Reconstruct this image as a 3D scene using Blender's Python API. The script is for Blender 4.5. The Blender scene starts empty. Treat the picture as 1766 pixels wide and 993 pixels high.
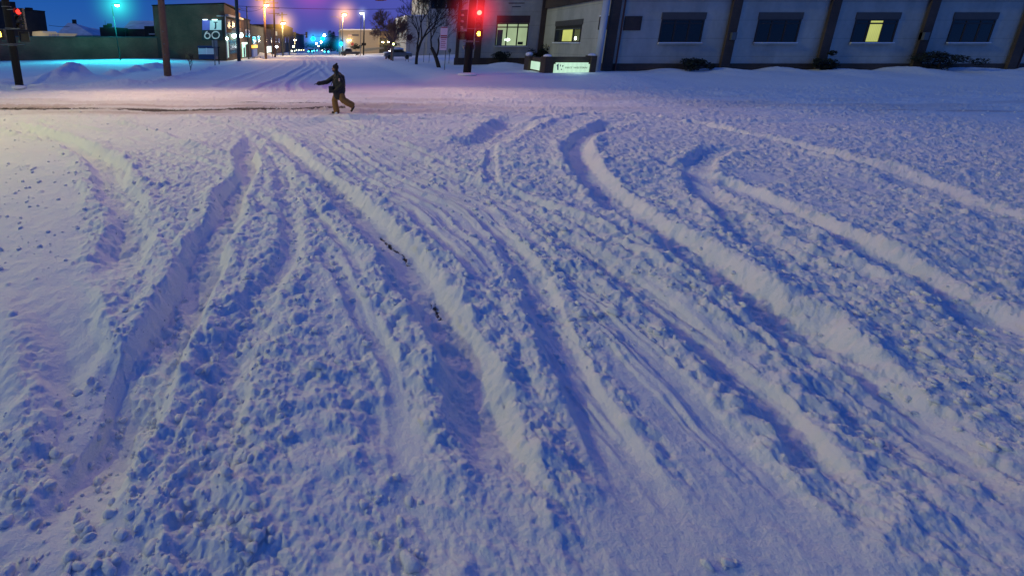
import bpy, bmesh, math, random
import numpy as np
from mathutils import Vector, Matrix
R = math.radians
scene = bpy.context.scene
COL = scene.collection
random.seed(7)

# ------------------------------------------------------------------ camera
F = 780.0; PX, PY = 560.0, 270.0; HOR = 72.0; CH = 2.5
TH = math.atan((PY-HOR)/F); CT, ST = math.cos(TH), math.sin(TH)
cd = bpy.data.cameras.new('camera'); cam = bpy.data.objects.new('camera', cd); COL.objects.link(cam)
cam.location = (0, 0, CH); cam.rotation_euler = (R(90)-TH, 0, 0)
cd.sensor_width = 36; cd.sensor_fit = 'HORIZONTAL'; cd.lens = F/1766*36
cd.shift_x = (883-PX)/1766; cd.shift_y = -(496.5-PY)/1766
cd.clip_start = 0.05; cd.clip_end = 9000
scene.camera = cam

def ray(px, py):
    dx = (px-PX)/F; dy = (py-PY)/F
    return dx, CT-dy*ST, -ST-dy*CT
def P(px, py, Y):
    x, y, z = ray(px, py); t = Y/y
    return Vector((x*t, Y, CH+z*t))
def XZ(px, py, Y): p = P(px, py, Y); return p.x, p.z
def ZP(py, Y, px=560): return P(px, py, Y).z
def hit0(px, py, z0=0.0):
    x, y, z = ray(px, py); t = (CH-z0)/-z
    return (x*t, y*t)

# ------------------------------------------------------------------ terrain
def ss(a, b, x):
    t = np.clip((x-a)/(b-a), 0, 1); return t*t*(3-2*t)
def hsh(ix, iy, seed):
    ix = ix.astype(np.int64).astype(np.uint32); iy = iy.astype(np.int64).astype(np.uint32)
    h = ix*np.uint32(374761393) + iy*np.uint32(668265263) + np.uint32((seed*974634777) & 0xffffffff)
    h = (h ^ (h >> np.uint32(13)))*np.uint32(1274126177)
    h = (h ^ (h >> np.uint32(16)))*np.uint32(2246822519)
    h = h ^ (h >> np.uint32(15))
    return (h & np.uint32(0xffffff)).astype(np.float32)/16777216.0
def vn(x, y, s, seed):
    x = x/s+1000; y = y/s+1000
    ix = np.floor(x); iy = np.floor(y); fx = x-ix; fy = y-iy
    fx = fx*fx*(3-2*fx); fy = fy*fy*(3-2*fy)
    a = hsh(ix, iy, seed); b = hsh(ix+1, iy, seed); c = hsh(ix, iy+1, seed); d = hsh(ix+1, iy+1, seed)
    return ((a+(b-a)*fx)*(1-fy)+(c+(d-c)*fx)*fy)*2-1
def fbm(x, y, s, seed, o=3):
    r = 0; a = 1
    for k in range(o):
        c, sn = math.cos(k*1.1+seed), math.sin(k*1.1+seed)
        r = r+a*vn(x*c-y*sn, x*sn+y*c, s, seed+k*17); a *= .5; s *= .5
    return r
def domes(x, y, s, seed, dens, rmin=.25, rmax=.6):
    x = x/s+500; y = y/s+500
    ix = np.floor(x); iy = np.floor(y); out = np.zeros_like(x)
    for i in (-1, 0, 1):
        for j in (-1, 0, 1):
            cx = ix+i; cy = iy+j
            h1 = hsh(cx, cy, seed); h2 = hsh(cx, cy, seed+1); h3 = hsh(cx, cy, seed+2); h4 = hsh(cx, cy, seed+3)
            r = rmin+(rmax-rmin)*h3*h3
            d2 = ((x-cx-h1)**2+(y-cy-h2)**2)/(r*r)
            v = np.sqrt(np.clip(1-d2, 0, 1))*r*(h4 < dens)
            out = np.maximum(out, v)
    return out*s

def base(x, y):
    """Smooth lie of the land, without the ruts and lumps."""
    x = np.asarray(x, dtype=np.float64); y = np.asarray(y, dtype=np.float64)
    road = ss(-30, -11, x)*(1-ss(9, 34, x))
    z = -0.012*np.clip(y-40, 0, 360)*road
    lot = ss(24.5, 26.5, y)*(1-ss(-12.5, -10.6, x))
    z = z+lot*0.06
    lawn = ss(24.6, 27.5, y+.35*np.sin(x*.5))*ss(5.6, 8.5, x)
    z = z+lawn*(.22+.24*ss(26.5, 30, y)*(1-ss(44, 60, y)))
    return z
def zb(x, y): return float(base(x, y))
def pick(px, py):
    x, y, z = ray(px, py); z0 = 0.0
    t = CH/-z if z < 0 else 100
    for k in range(60):
        z0 = zb(x*t, y*t); t2 = (CH-z0)/-z; t = .5*t+.5*t2
    return Vector((x*t, y*t, zb(x*t, y*t)))

def polydist(x, y, pts):
    """unsigned + signed distance (positive = right of travel) and chainage to a polyline"""
    best = np.full(x.shape, 1e9); sg = np.zeros(x.shape); ch = np.zeros(x.shape); L = 0
    for (ax, ay), (bx, by) in zip(pts[:-1], pts[1:]):
        dx, dy = bx-ax, by-ay; l = math.hypot(dx, dy)+1e-9
        t = np.clip(((x-ax)*dx+(y-ay)*dy)/(l*l), 0, 1)
        qx = x-ax-t*dx; qy = y-ay-t*dy; d = np.hypot(qx, qy)
        m = d < best
        best = np.where(m, d, best); sg = np.where(m, np.sign(qx*dy-qy*dx), sg); ch = np.where(m, L+t*l, ch)
        L += l
    return best, best*sg, ch, L
def smooth_poly(pts, n=6):
    out = []; P_ = [pts[0]]+list(pts)+[pts[-1]]
    for i in range(1, len(P_)-2):
        a, b, c, d = P_[i-1:i+3]
        for k in range(n):
            t = k/n
            out.append(tuple(.5*((2*b[j])+(-a[j]+c[j])*t+(2*a[j]-5*b[j]+4*c[j]-d[j])*t*t+(-a[j]+3*b[j]-3*c[j]+d[j])*t**3) for j in (0, 1)))
    out.append(tuple(pts[-1])); return out
def px_poly(*pp): return smooth_poly([hit0(*p) for p in pp])

# ruts: (polyline, half width of floor, width of bank, depth, berm height)
RUTS = [
 (px_poly((440,216),(462,228),(494,246),(535,284),(585,332),(640,390),(690,446),(728,500),(765,560),(800,640),(835,740),(865,860),(890,1000)), .10, .22, .17, .05),
 (px_poly((0,212),(60,224),(120,243),(165,268),(196,300),(216,340),(228,390),(215,440),(180,490)), .17, .24, .19, .05),
 (px_poly((450,226),(426,262),(430,290),(408,330),(390,385),(358,430),(332,490),(305,541),(255,620),(190,740),(120,880),(60,1000)), .15, .17, .19, .06),
 (px_poly((1085,207),(1040,222),(1008,242),(1008,272),(1036,312),(1082,352),(1135,388),(1210,436),(1330,520),(1480,640),(1650,800),(1760,940)), .14, .22, .19, .06),
 (px_poly((905,204),(880,222),(845,243),(790,258)), .24, .42, .24, .06),
 (px_poly((800,338),(826,362),(862,398),(905,452),(940,520),(985,600),(1050,720),(1110,850),(1160,1000)), .09, .18, .10, .04),
 (px_poly((880,352),(935,384),(1040,446),(1125,502),(1250,600),(1400,740),(1530,900),(1600,1000)), .08, .18, .11, .05),
 (px_poly((1120,262),(1190,290),(1300,330),(1450,400),(1620,500),(1780,620)), .12, .22, .14, .05),
 (px_poly((1160,200),(1260,225),(1420,262),(1600,320),(1790,400)), .16, .25, .13, .05),
 (px_poly((480,262),(500,330),(505,400),(480,470),(440,541),(400,640),(350,800),(310,1000)), .06, .18, .06, .03),
 (px_poly((640,232),(720,262),(800,300),(880,330),(1000,384),(1100,440),(1240,520),(1450,660),(1700,850)), .05, .12, .05, .04),
 (px_poly((60,470),(110,540),(150,640),(140,780),(100,1000)), .12, .22, .10, .05),
 (px_poly((1300,250),(1240,262),(1210,285),(1230,330),(1300,400),(1400,480)), .10, .2, .12, .05),
 (px_poly((560,560),(640,680),(700,820),(730,1000)), .07, .2, .07, .04),
 (px_poly((1050,560),(1150,640),(1280,760),(1400,900),(1460,1000)), .10, .2, .09, .05),
]
# long banks heaped up by the wheels: (polyline, sigma, height)
BANKS = [
 (px_poly((560,205),(640,238),(720,272),(800,305),(880,328),(960,350),(1050,395),(1120,440),(1240,505),(1420,620),(1640,790)), .20, .10),
 (px_poly((500,235),(560,275),(630,335),(700,400),(760,455),(820,530),(880,630),(930,760),(970,1000)), .17, .07),
 (px_poly((190,208),(250,220),(310,238),(360,256),(402,274)), .14, .10),
 (px_poly((880,262),(930,222),(990,200),(1040,196)), .13, .12),
 (px_poly((700,215),(760,212),(830,205),(900,200)), .25, .08),
 (px_poly((110,232),(180,258),(225,300),(248,350),(250,410)), .13, .08),
 (px_poly((1040,236),(1030,268),(1062,310),(1120,352),(1200,400),(1330,480),(1500,600)), .16, .09),
 (px_poly((0,206),(120,200),(260,198),(400,205),(520,204),(640,204),(760,200)), .35, .06),
 (px_poly((1130,215),(1200,225),(1350,235),(1500,240),(1760,250)), .30, .09),
]
# packed wheel tracks, shallow, with fine tread streaks
TRACKS = [
 (px_poly((505,200),(560,222),(620,255),(690,298),(760,330),(815,352),(900,410),(1000,480),(1120,570),(1300,720),(1500,930)), .80, .045),
 (px_poly((150,225),(200,235),(300,262),(380,290)), .5, .03),
 (px_poly((840,500),(930,600),(1050,740),(1150,900)), .4, .03),
]
def offset(pts, o):
    out = []
    for i, (x_, y_) in enumerate(pts):
        ax, ay = pts[max(i-1, 0)]; bx, by = pts[min(i+1, len(pts)-1)]; l_ = math.hypot(bx-ax, by-ay)+1e-9
        out.append((x_+o*(by-ay)/l_, y_-o*(bx-ax)/l_))
    return out
FINE = [(offset(TRACKS[0][0], o), w_, d_) for o, w_, d_ in ((-1.35,.07,.035),(-1.1,.05,.025),(-.72,.08,.045),(-.45,.04,.02),(-.1,.06,.03),(.22,.05,.025),(.5,.09,.045),(.82,.05,.03),(1.15,.07,.035))]
FINE += [(offset(RUTS[0][0], o), w_, d_) for o, w_, d_ in ((-1.3,.08,.035),(-.95,.05,.03),(-1.7,.06,.03),(.62,.05,.03))]
FINE += [(offset(RUTS[3][0], o), w_, d_) for o, w_, d_ in ((1.9,.09,.04),)]
FINE += [(px_poly((30,205),(160,222),(300,258),(430,330),(560,450),(660,620),(720,800)), .07, .035), (px_poly((0,232),(110,250),(210,310),(300,420),(340,560),(350,800)), .06, .03),
         (px_poly((300,205),(480,226),(700,280),(950,380),(1250,560),(1600,860)), .08, .04), (px_poly((330,203),(520,226),(740,280),(1000,378),(1300,540),(1700,830)), .05, .03), (px_poly((560,210),(800,250),(1100,330),(1500,480),(1780,620)), .08, .035)]
# street tracks going away
STREET = [
 ([(-1.6,23),(-1.9,30),(-1.0,40),(-.5,52),(-1.3,70),(-2.4,100),(-3,200)], .22, .05),
 ([(-3.9,23),(-3.0,31),(-2.4,42),(-2.2,56),(-3.0,80),(-4.5,200)], .22, .05),
 ([(.2,24),(.6,32),(-.2,45),(0,70),(-.4,100)], .22, .04),
 ([(-6,26),(-5.5,45),(-6,70),(-7,150)], .3, .03),
]
CROSS = [(17.2, .34, .06), (18.7, .24, .04), (16.2, .15, .025), (20.8, .35, .03), (15.0, .22, .04), (19.8, .15, .02)]
MOUND = pick(128, 137)
LUMPS = [(Vector((x_, y_, 0)), s_, h_) for x_, y_, s_, h_ in ((23.5,31.4,1.1,.22),(26.8,30.9,1.6,.3),(31,31.3,1.3,.35),(34.8,30.8,2.0,.28),(39.5,31.2,1.5,.4),(44,31,2.1,.32),(49,31.2,1.6,.4),(18,27.5,2.2,.15),(30,27,3,.14))]+[(pick(128,135),1.08,.98),(pick(112,138),.9,.42),(pick(96,140),1.0,.22),(pick(146,138),.9,.22),(pick(66,142),1.4,.22),
         (pick(196,130),.55,.42),(pick(216,126),.5,.3),(pick(228,124),.7,.32),(pick(238,122),.7,.48),(pick(258,118),1.0,.42),
         (pick(272,117),1.0,.4),(pick(288,112),1.2,.3),(pick(10,146),.6,.25),(pick(0,150),.6,.3),(pick(310,108),1.6,.3),(pick(360,112),1.2,.25),
         (pick(450,97),1.8,.9),(pick(20,143),1.0,.16),(pick(870,116),1.4,.4),(pick(790,86),2.0,.7)]

def height(x, y):
    z = base(x, y); n = x.shape
    dirt = np.zeros(n); churn = np.zeros(n)
    near = 1-ss(23, 27, y)
    wx = x+.028*fbm(x, y, .45, 3)+.10*fbm(x, y, 2.5, 5, 2); wy = y+.028*fbm(x, y, .45, 4)+.10*fbm(x, y, 2.5, 6, 2)
    # rolling drifts
    z = z+.05*fbm(x, y, 6, 11, 2)*ss(2, 8, y)+.025*fbm(x, y*1.5, 1.6, 12, 3)*near
    z = z+.03*fbm(x*.6, y, 1.2, 15, 2)*near
    # churned-ness
    smoothleft = (1-ss(-.62, -.38, x/(np.maximum(y, 1)+.01)+.02*vn(x, y, 1, 9)))*(1-ss(11, 14, y))*.75
    churn = near*(.56+.62*fbm(x, y, 2.1, 21, 2)+.28*vn(x, y, .6, 27))*(1-smoothleft)-.42*smoothleft*near
    lm = (wx > -60)&(y < 28)
    def sub(mask): return np.nonzero(mask)
    hi = sub((y < 30)&(y > .2))
    X, Y = wx[hi], wy[hi]
    D = np.zeros(X.shape); B = np.zeros(X.shape); CU = np.zeros(X.shape); DI = np.zeros(X.shape)
    def box(pts, m):
        xs = [p[0] for p in pts]; ys = [p[1] for p in pts]
        return np.nonzero((X > min(xs)-m)&(X < max(xs)+m)&(Y > min(ys)-m)&(Y < max(ys)+m))[0]
    for k, (pts, sg_, h) in enumerate(BANKS):
        i = box(pts, 1.4); d, s, c, L = polydist(X[i], Y[i], pts)
        e = ss(0, .8, c)*(1-ss(L-.8, L, c))
        g = np.exp(-(d/sg_)**2)*e*(.8+.35*vn(c, c*0+k, .7, 31))
        B[i] = np.maximum(B[i], g*h*.75); CU[i] = np.maximum(CU[i], g*.4)
    for k, (pts, w, d0) in enumerate(TRACKS):
        i = box(pts, 1.4); d, s, c, L = polydist(X[i], Y[i], pts)
        e = ss(0, 1.5, c)*(1-ss(L-.8, L, c)); m = (1-ss(w*.8, w*1.5, d))*e
        st = .010*np.sin(s*2*math.pi/.075+.9*vn(c, c*0, .8, 5))+.020*np.sin(s*2*math.pi/.27+vn(c, c*0, 1.5, 6))+.016*vn(s, c*.12, .12, 7)
        D[i] = np.maximum(D[i], m*d0)
        CU[i] = CU[i]*(1-m)-m*.30
        B[i] = B[i]*(1-m)+m*st*(.6+.6*vn(c, s*3, .5, 8))
    for k, (pts, w, d0) in enumerate(FINE):
        i = box(pts, .6); d, s, c, L = polydist(X[i], Y[i], pts)
        e = ss(0, 1.5, c)*(1-ss(L-1.2, L, c))*ss(-.5, .2, vn(c, c*0+k, 2.4, 171)); m = (1-ss(w*.7, w*1.7, d))*e
        D[i] = np.maximum(D[i], m*d0); B[i] += .018*np.exp(-((d-w*2)/(w*.7))**2)*e; CU[i] = CU[i]-m*.5
    for k, (pts, w, b, d0, bh) in enumerate(RUTS):
        i = box(pts, 1.2); d, s, c, L = polydist(X[i], Y[i], pts)
        e = ss(0, 1.8, c)*(1-ss(L-1.0, L, c))
        wv = w*(1+.25*vn(c, c*0+k, 1.1, 41)); bv = b*(1+.35*vn(c, s, .4, 43))
        fl = (1-ss(wv, wv+bv, d))*e
        D[i] = np.maximum(D[i], fl*d0*1.03*(.85+.3*vn(c, c*0, 1.4, 47+k)))
        bm = np.exp(-((d-(wv+bv*1.15))/(b*.7))**2)*e*bh*.8*(.7+.6*vn(c, s*2, .5, 44))
        B[i] = np.maximum(B[i], bm*(1+.4*(s > 0)))
        CU[i] = np.where(fl > .6, CU[i]*.4-.1, CU[i]+.5*np.exp(-((d-(wv+bv))/(b*.9))**2)*e)
        if k in (0, 3):
            m = np.exp(-((d-.62*wv)/(.04))**2)*(X[i] > -9)*(s < 0) if k == 0 else np.exp(-((s+.1*wv)/(.05))**2)
            gate = (fbm(c, s*3, .10, 51, 3) > (-.15 if k == 0 else .5)) & ((np.abs(Y[i]-hit0(668,418)[1]) < .42) | (np.abs(Y[i]-hit0(757,522)[1]) < .17) | (k == 3))
            if k == 3: gate &= (c < L*.22)
            DI[i] = np.maximum(DI[i], m*gate*e)
    z[hi] += B-D; churn[hi] += CU*near[hi]; dirt[hi] = DI
    # cross-street tracks
    for k, (yc, w, d0) in enumerate(CROSS):
        yy = y-yc-.25*np.sin(x*.06+k)-.12*vn(x, x*0, 6, 61+k)+.02*(x if k == 0 else 0)
        m = (1-ss(w*.6, w*1.4, np.abs(yy)))*(.65+.5*vn(x, x*0+k, 3, 66))
        m = np.clip(m, 0, 1); z -= m*d0; churn -= m*.6
        z += .02*np.exp(-((np.abs(yy)-w*1.9)/(w*.5))**2)
        if k < 2:
            g = np.exp(-(yy/(.18 if k else .38))**4)*(x < .8)*1.3*ss(-.6, .1, vn(x, y*1.5, 2.2 if k else 4.5, 71+k)+(.45 if k == 0 else -.25))*ss(-1.2, .2, vn(x, y*5, 1.2, 73))
            dirt = np.maximum(dirt, g)
    for k, (pts, w, d0) in enumerate(STREET):
        sp = smooth_poly(pts); i = np.nonzero((y > 22)&(y < 200)&(np.abs(x) < 12))
        d, s, c, L = polydist(wx[i], wy[i], sp)
        z[i] -= (1-ss(w*.6, w*1.6, d))*d0; z[i] += .05*np.exp(-((d-w*2)/(w*.8))**2)
    # plough ridge along the left kerb, round the corner
    curb = smooth_poly([(-60,23.8),(-30,24.2),(-19,24.6),(-13,26.5),(-10.9,30),(-10.8,40),(-11,56),(-11.4,75),(-12,110)])
    i = np.nonzero((x < -6)&(y > 19)&(y < 112)); d, s, c, L = polydist(wx[i], wy[i], curb)
    lump = .75+.5*vn(x[i], y[i], 1.3, 81)
    z[i] += .30*np.exp(-(d/.75)**2)*lump*(.6+.5*np.abs(vn(x[i], y[i], .5, 83))); churn[i] = np.maximum(churn[i], .6*np.exp(-(d/1.2)**2)*(1-ss(45, 60, y[i])))
    # churned rubble band at the far side of the crossing
    bd = np.exp(-((y-22.3-.3*np.sin(x*.3))/1.3)**2)
    z += .10*bd*(.6+.6*fbm(x, y, 1.1, 85, 2)); churn = np.maximum(churn, .5*bd)
    for (p, s_, h) in LUMPS:
        i = np.nonzero((np.abs(x-p.x) < 4*s_)&(np.abs(y-p.y) < 4*s_))
        r = np.hypot(x[i]-p.x, (y[i]-p.y)*.9)/s_*(1+.22*vn(x[i], y[i], s_*.7, 91))
        z[i] += h*np.exp(-r*r)*(1+.09*fbm(x[i], y[i], .4, 92, 2))
    # the walker's footprints
    for k in range(16):
        fx_, fy_ = .95+.68*k, 15.55+(.13 if k % 2 else -.10)+.012*k
        i = np.nonzero((np.abs(x-fx_) < .5)&(np.abs(y-fy_) < .5)); r = np.hypot((x[i]-fx_)/.19, (y[i]-fy_)/.10)
        z[i] += -.085*np.exp(-r**4)+.03*np.exp(-((r-1.6)/.4)**2)
    # clods
    churn = np.clip(churn, 0, 1.1)
    ni = np.nonzero(y < 48)
    X, Y, C = x[ni], y[ni], churn[ni]
    qx = X+.012*vn(X, Y, .05, 101)+.02*vn(X, Y, .12, 103); qy = Y+.012*vn(X, Y, .05, 102)+.02*vn(X, Y, .12, 104)
    sz = ss(-.6, .6, vn(X, Y, 1.1, 207)); h = domes(qx, qy, .26, 201, .12)*.5*ss(.5, .95, C)*sz
    h = np.maximum(h, domes(qx, qy, .14, 211, .32)*.55*ss(.3, .85, C)*(.4+.6*sz))
    h = h+domes(qx, qy, .075, 221, .5)*.5*ss(.1, .6, C)
    h = h+domes(qx+.3, qy, .036, 231, .6)*.5*ss(-.1, .35, C)
    # loose clods on the undisturbed parts
    h = np.maximum(h, domes(qx, qy, .24, 241, .22, .06, .24)*.7*(Y < 26)*ss(-.5, .3, vn(X, Y, 1.5, 243)))
    h = h+(.023*fbm(X, Y, .11, 251, 4)+.022*np.abs(fbm(X, Y, .22, 253, 3)))*ss(-.25, .45, C)
    z[ni] += h
    z += .006*fbm(x, y, .4, 261, 2)*near
    z -= np.clip(dirt, 0, 1)*.015
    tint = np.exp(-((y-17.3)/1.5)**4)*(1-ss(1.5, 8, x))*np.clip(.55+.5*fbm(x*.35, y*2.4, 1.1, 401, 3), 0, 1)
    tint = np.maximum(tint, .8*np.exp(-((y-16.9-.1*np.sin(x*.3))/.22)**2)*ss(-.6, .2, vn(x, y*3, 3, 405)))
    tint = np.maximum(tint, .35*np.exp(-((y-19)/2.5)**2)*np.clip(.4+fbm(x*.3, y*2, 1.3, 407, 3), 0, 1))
    return z, np.where(tint*1.0 > 0, dirt+1j*np.clip(tint, 0, 1), dirt)

# ------------------------------------------------------------------ materials
def new_mat(name):
    m = bpy.data.materials.new(name); m.use_nodes = True
    nt = m.node_tree; b = nt.nodes['Principled BSDF']; return m, nt, b
MC = {}
def mat(name, col, rough=.75, var=.25, scale=6.0, metal=0, bump=.0, emit=None, es=0):
    if name in MC: return MC[name]
    m, nt, b = new_mat(name)
    tc = nt.nodes.new('ShaderNodeTexCoord'); nz = nt.nodes.new('ShaderNodeTexNoise')
    nz.inputs['Scale'].default_value = scale; nz.inputs['Detail'].default_value = 6
    nt.links.new(tc.outputs['Object'], nz.inputs['Vector'])
    mx = nt.nodes.new('ShaderNodeMix'); mx.data_type = 'RGBA'
    mx.inputs[6].default_value = (*[c*(1-var) for c in col], 1); mx.inputs[7].default_value = (*[min(1, c*(1+var)) for c in col], 1)
    nt.links.new(nz.outputs['Fac'], mx.inputs[0]); nt.links.new(mx.outputs[2], b.inputs['Base Color'])
    b.inputs['Roughness'].default_value = rough; b.inputs['Metallic'].default_value = metal
    if bump:
        bp = nt.nodes.new('ShaderNodeBump'); bp.inputs['Strength'].default_value = bump; bp.inputs['Distance'].default_value = .03
        nt.links.new(nz.outputs['Fac'], bp.inputs['Height']); nt.links.new(bp.outputs['Normal'], b.inputs['Normal'])
    if emit:
        b.inputs['Emission Color'].default_value = (*emit, 1); b.inputs['Emission Strength'].default_value = es
    MC[name] = m; return m
def glow(name, col, s):
    return mat(name, tuple(min(.6, c) for c in col), .5, 0, emit=col, es=s)
def brick(name, c1, c2, mortar, sc=1.0, rough=.9):
    m, nt, b = new_mat(name)
    tc = nt.nodes.new('ShaderNodeTexCoord'); mp = nt.nodes.new('ShaderNodeMapping')
    sx = nt.nodes.new('ShaderNodeSeparateXYZ'); cx = nt.nodes.new('ShaderNodeCombineXYZ'); ad = nt.nodes.new('ShaderNodeMath'); ad.operation = 'ADD'
    nt.links.new(tc.outputs['Object'], sx.inputs[0]); nt.links.new(sx.outputs[0], ad.inputs[0]); nt.links.new(sx.outputs[1], ad.inputs[1])
    nt.links.new(ad.outputs[0], cx.inputs[0]); nt.links.new(sx.outputs[2], cx.inputs[1])
    br = nt.nodes.new('ShaderNodeTexBrick'); nt.links.new(cx.outputs[0], br.inputs['Vector'])
    br.inputs['Scale'].default_value = sc; br.inputs['Color1'].default_value = (*c1, 1); br.inputs['Color2'].default_value = (*c2, 1)
    br.inputs['Mortar'].default_value = (*mortar, 1); br.inputs['Mortar Size'].default_value = .02
    br.inputs['Brick Width'].default_value = .6; br.inputs['Row Height'].default_value = .25
    nz = nt.nodes.new('ShaderNodeTexNoise'); nz.inputs['Scale'].default_value = .45; nz.inputs['Detail'].default_value = 8
    nt.links.new(tc.outputs['Object'], nz.inputs['Vector'])
    mr = nt.nodes.new('ShaderNodeMapRange'); mr.inputs[1].default_value = .3; mr.inputs[2].default_value = .7; mr.inputs[3].default_value = .6; mr.inputs[4].default_value = 1.25
    nt.links.new(nz.outputs['Fac'], mr.inputs[0])
    vm = nt.nodes.new('ShaderNodeVectorMath'); vm.operation = 'SCALE'
    nt.links.new(br.outputs['Color'], vm.inputs[0]); nt.links.new(mr.outputs[0], vm.inputs['Scale']); nt.links.new(vm.outputs[0], b.inputs['Base Color'])
    b.inputs['Roughness'].default_value = rough
    return m

def snow_mat():
    m, nt, b = new_mat('snow')
    N = nt.nodes.new; L = nt.links.new
    tc = N('ShaderNodeTexCoord')
    n1 = N('ShaderNodeTexNoise'); n1.inputs['Scale'].default_value = 38; n1.inputs['Detail'].default_value = 7; n1.inputs['Roughness'].default_value = .7
    n2 = N('ShaderNodeTexNoise'); n2.inputs['Scale'].default_value = .7; n2.inputs['Detail'].default_value = 5
    L(tc.outputs['Object'], n1.inputs['Vector']); L(tc.outputs['Object'], n2.inputs['Vector'])
    mx = N('ShaderNodeMix'); mx.data_type = 'RGBA'; mx.inputs[6].default_value = (.78, .78, .79, 1); mx.inputs[7].default_value = (.88, .89, .90, 1)
    L(n2.outputs['Fac'], mx.inputs[0])
    at = N('ShaderNodeAttribute'); at.attribute_name = 'dirt'
    n3 = N('ShaderNodeTexNoise'); n3.inputs['Scale'].default_value = 22; n3.inputs['Detail'].default_value = 5; L(tc.outputs['Object'], n3.inputs['Vector'])
    ad = N('ShaderNodeMath'); ad.operation = 'MULTIPLY_ADD'; L(n3.outputs['Fac'], ad.inputs[0]); ad.inputs[1].default_value = 1.6; ad.inputs[2].default_value = -1.0
    ad2 = N('ShaderNodeMath'); ad2.operation = 'ADD'; L(ad.outputs[0], ad2.inputs[0]); L(at.outputs['Fac'], ad2.inputs[1])
    rm = N('ShaderNodeMapRange'); L(ad2.outputs[0], rm.inputs[0]); rm.inputs[1].default_value = .25; rm.inputs[2].default_value = .75
    gt = N('ShaderNodeMath'); gt.operation = 'MULTIPLY'; L(rm.outputs[0], gt.inputs[0])
    g2 = N('ShaderNodeMath'); g2.operation = 'GREATER_THAN'; L(at.outputs['Fac'], g2.inputs[0]); g2.inputs[1].default_value = .06; L(g2.outputs[0], gt.inputs[1])
    dm = N('ShaderNodeMix'); dm.data_type = 'RGBA'; L(gt.outputs[0], dm.inputs[0])
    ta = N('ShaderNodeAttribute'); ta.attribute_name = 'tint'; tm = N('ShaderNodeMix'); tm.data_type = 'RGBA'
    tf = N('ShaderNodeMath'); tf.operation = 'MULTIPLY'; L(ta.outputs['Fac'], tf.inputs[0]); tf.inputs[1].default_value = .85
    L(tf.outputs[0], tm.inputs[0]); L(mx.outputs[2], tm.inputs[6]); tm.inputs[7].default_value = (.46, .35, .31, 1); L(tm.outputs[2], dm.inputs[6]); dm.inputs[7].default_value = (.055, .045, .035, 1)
    L(dm.outputs[2], b.inputs['Base Color']); b.inputs['Roughness'].default_value = .7
    b.inputs['Specular IOR Level'].default_value = .25
    bp = N('ShaderNodeBump'); bp.inputs['Strength'].default_value = .8; bp.inputs['Distance'].default_value = .025
    L(n1.outputs['Fac'], bp.inputs['Height']); L(bp.outputs['Normal'], b.inputs['Normal'])
    return m
SNOW = snow_mat()
ROOFSNOW = mat('roof_snow', (.8, .81, .83), .7, .06, 2)

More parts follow.
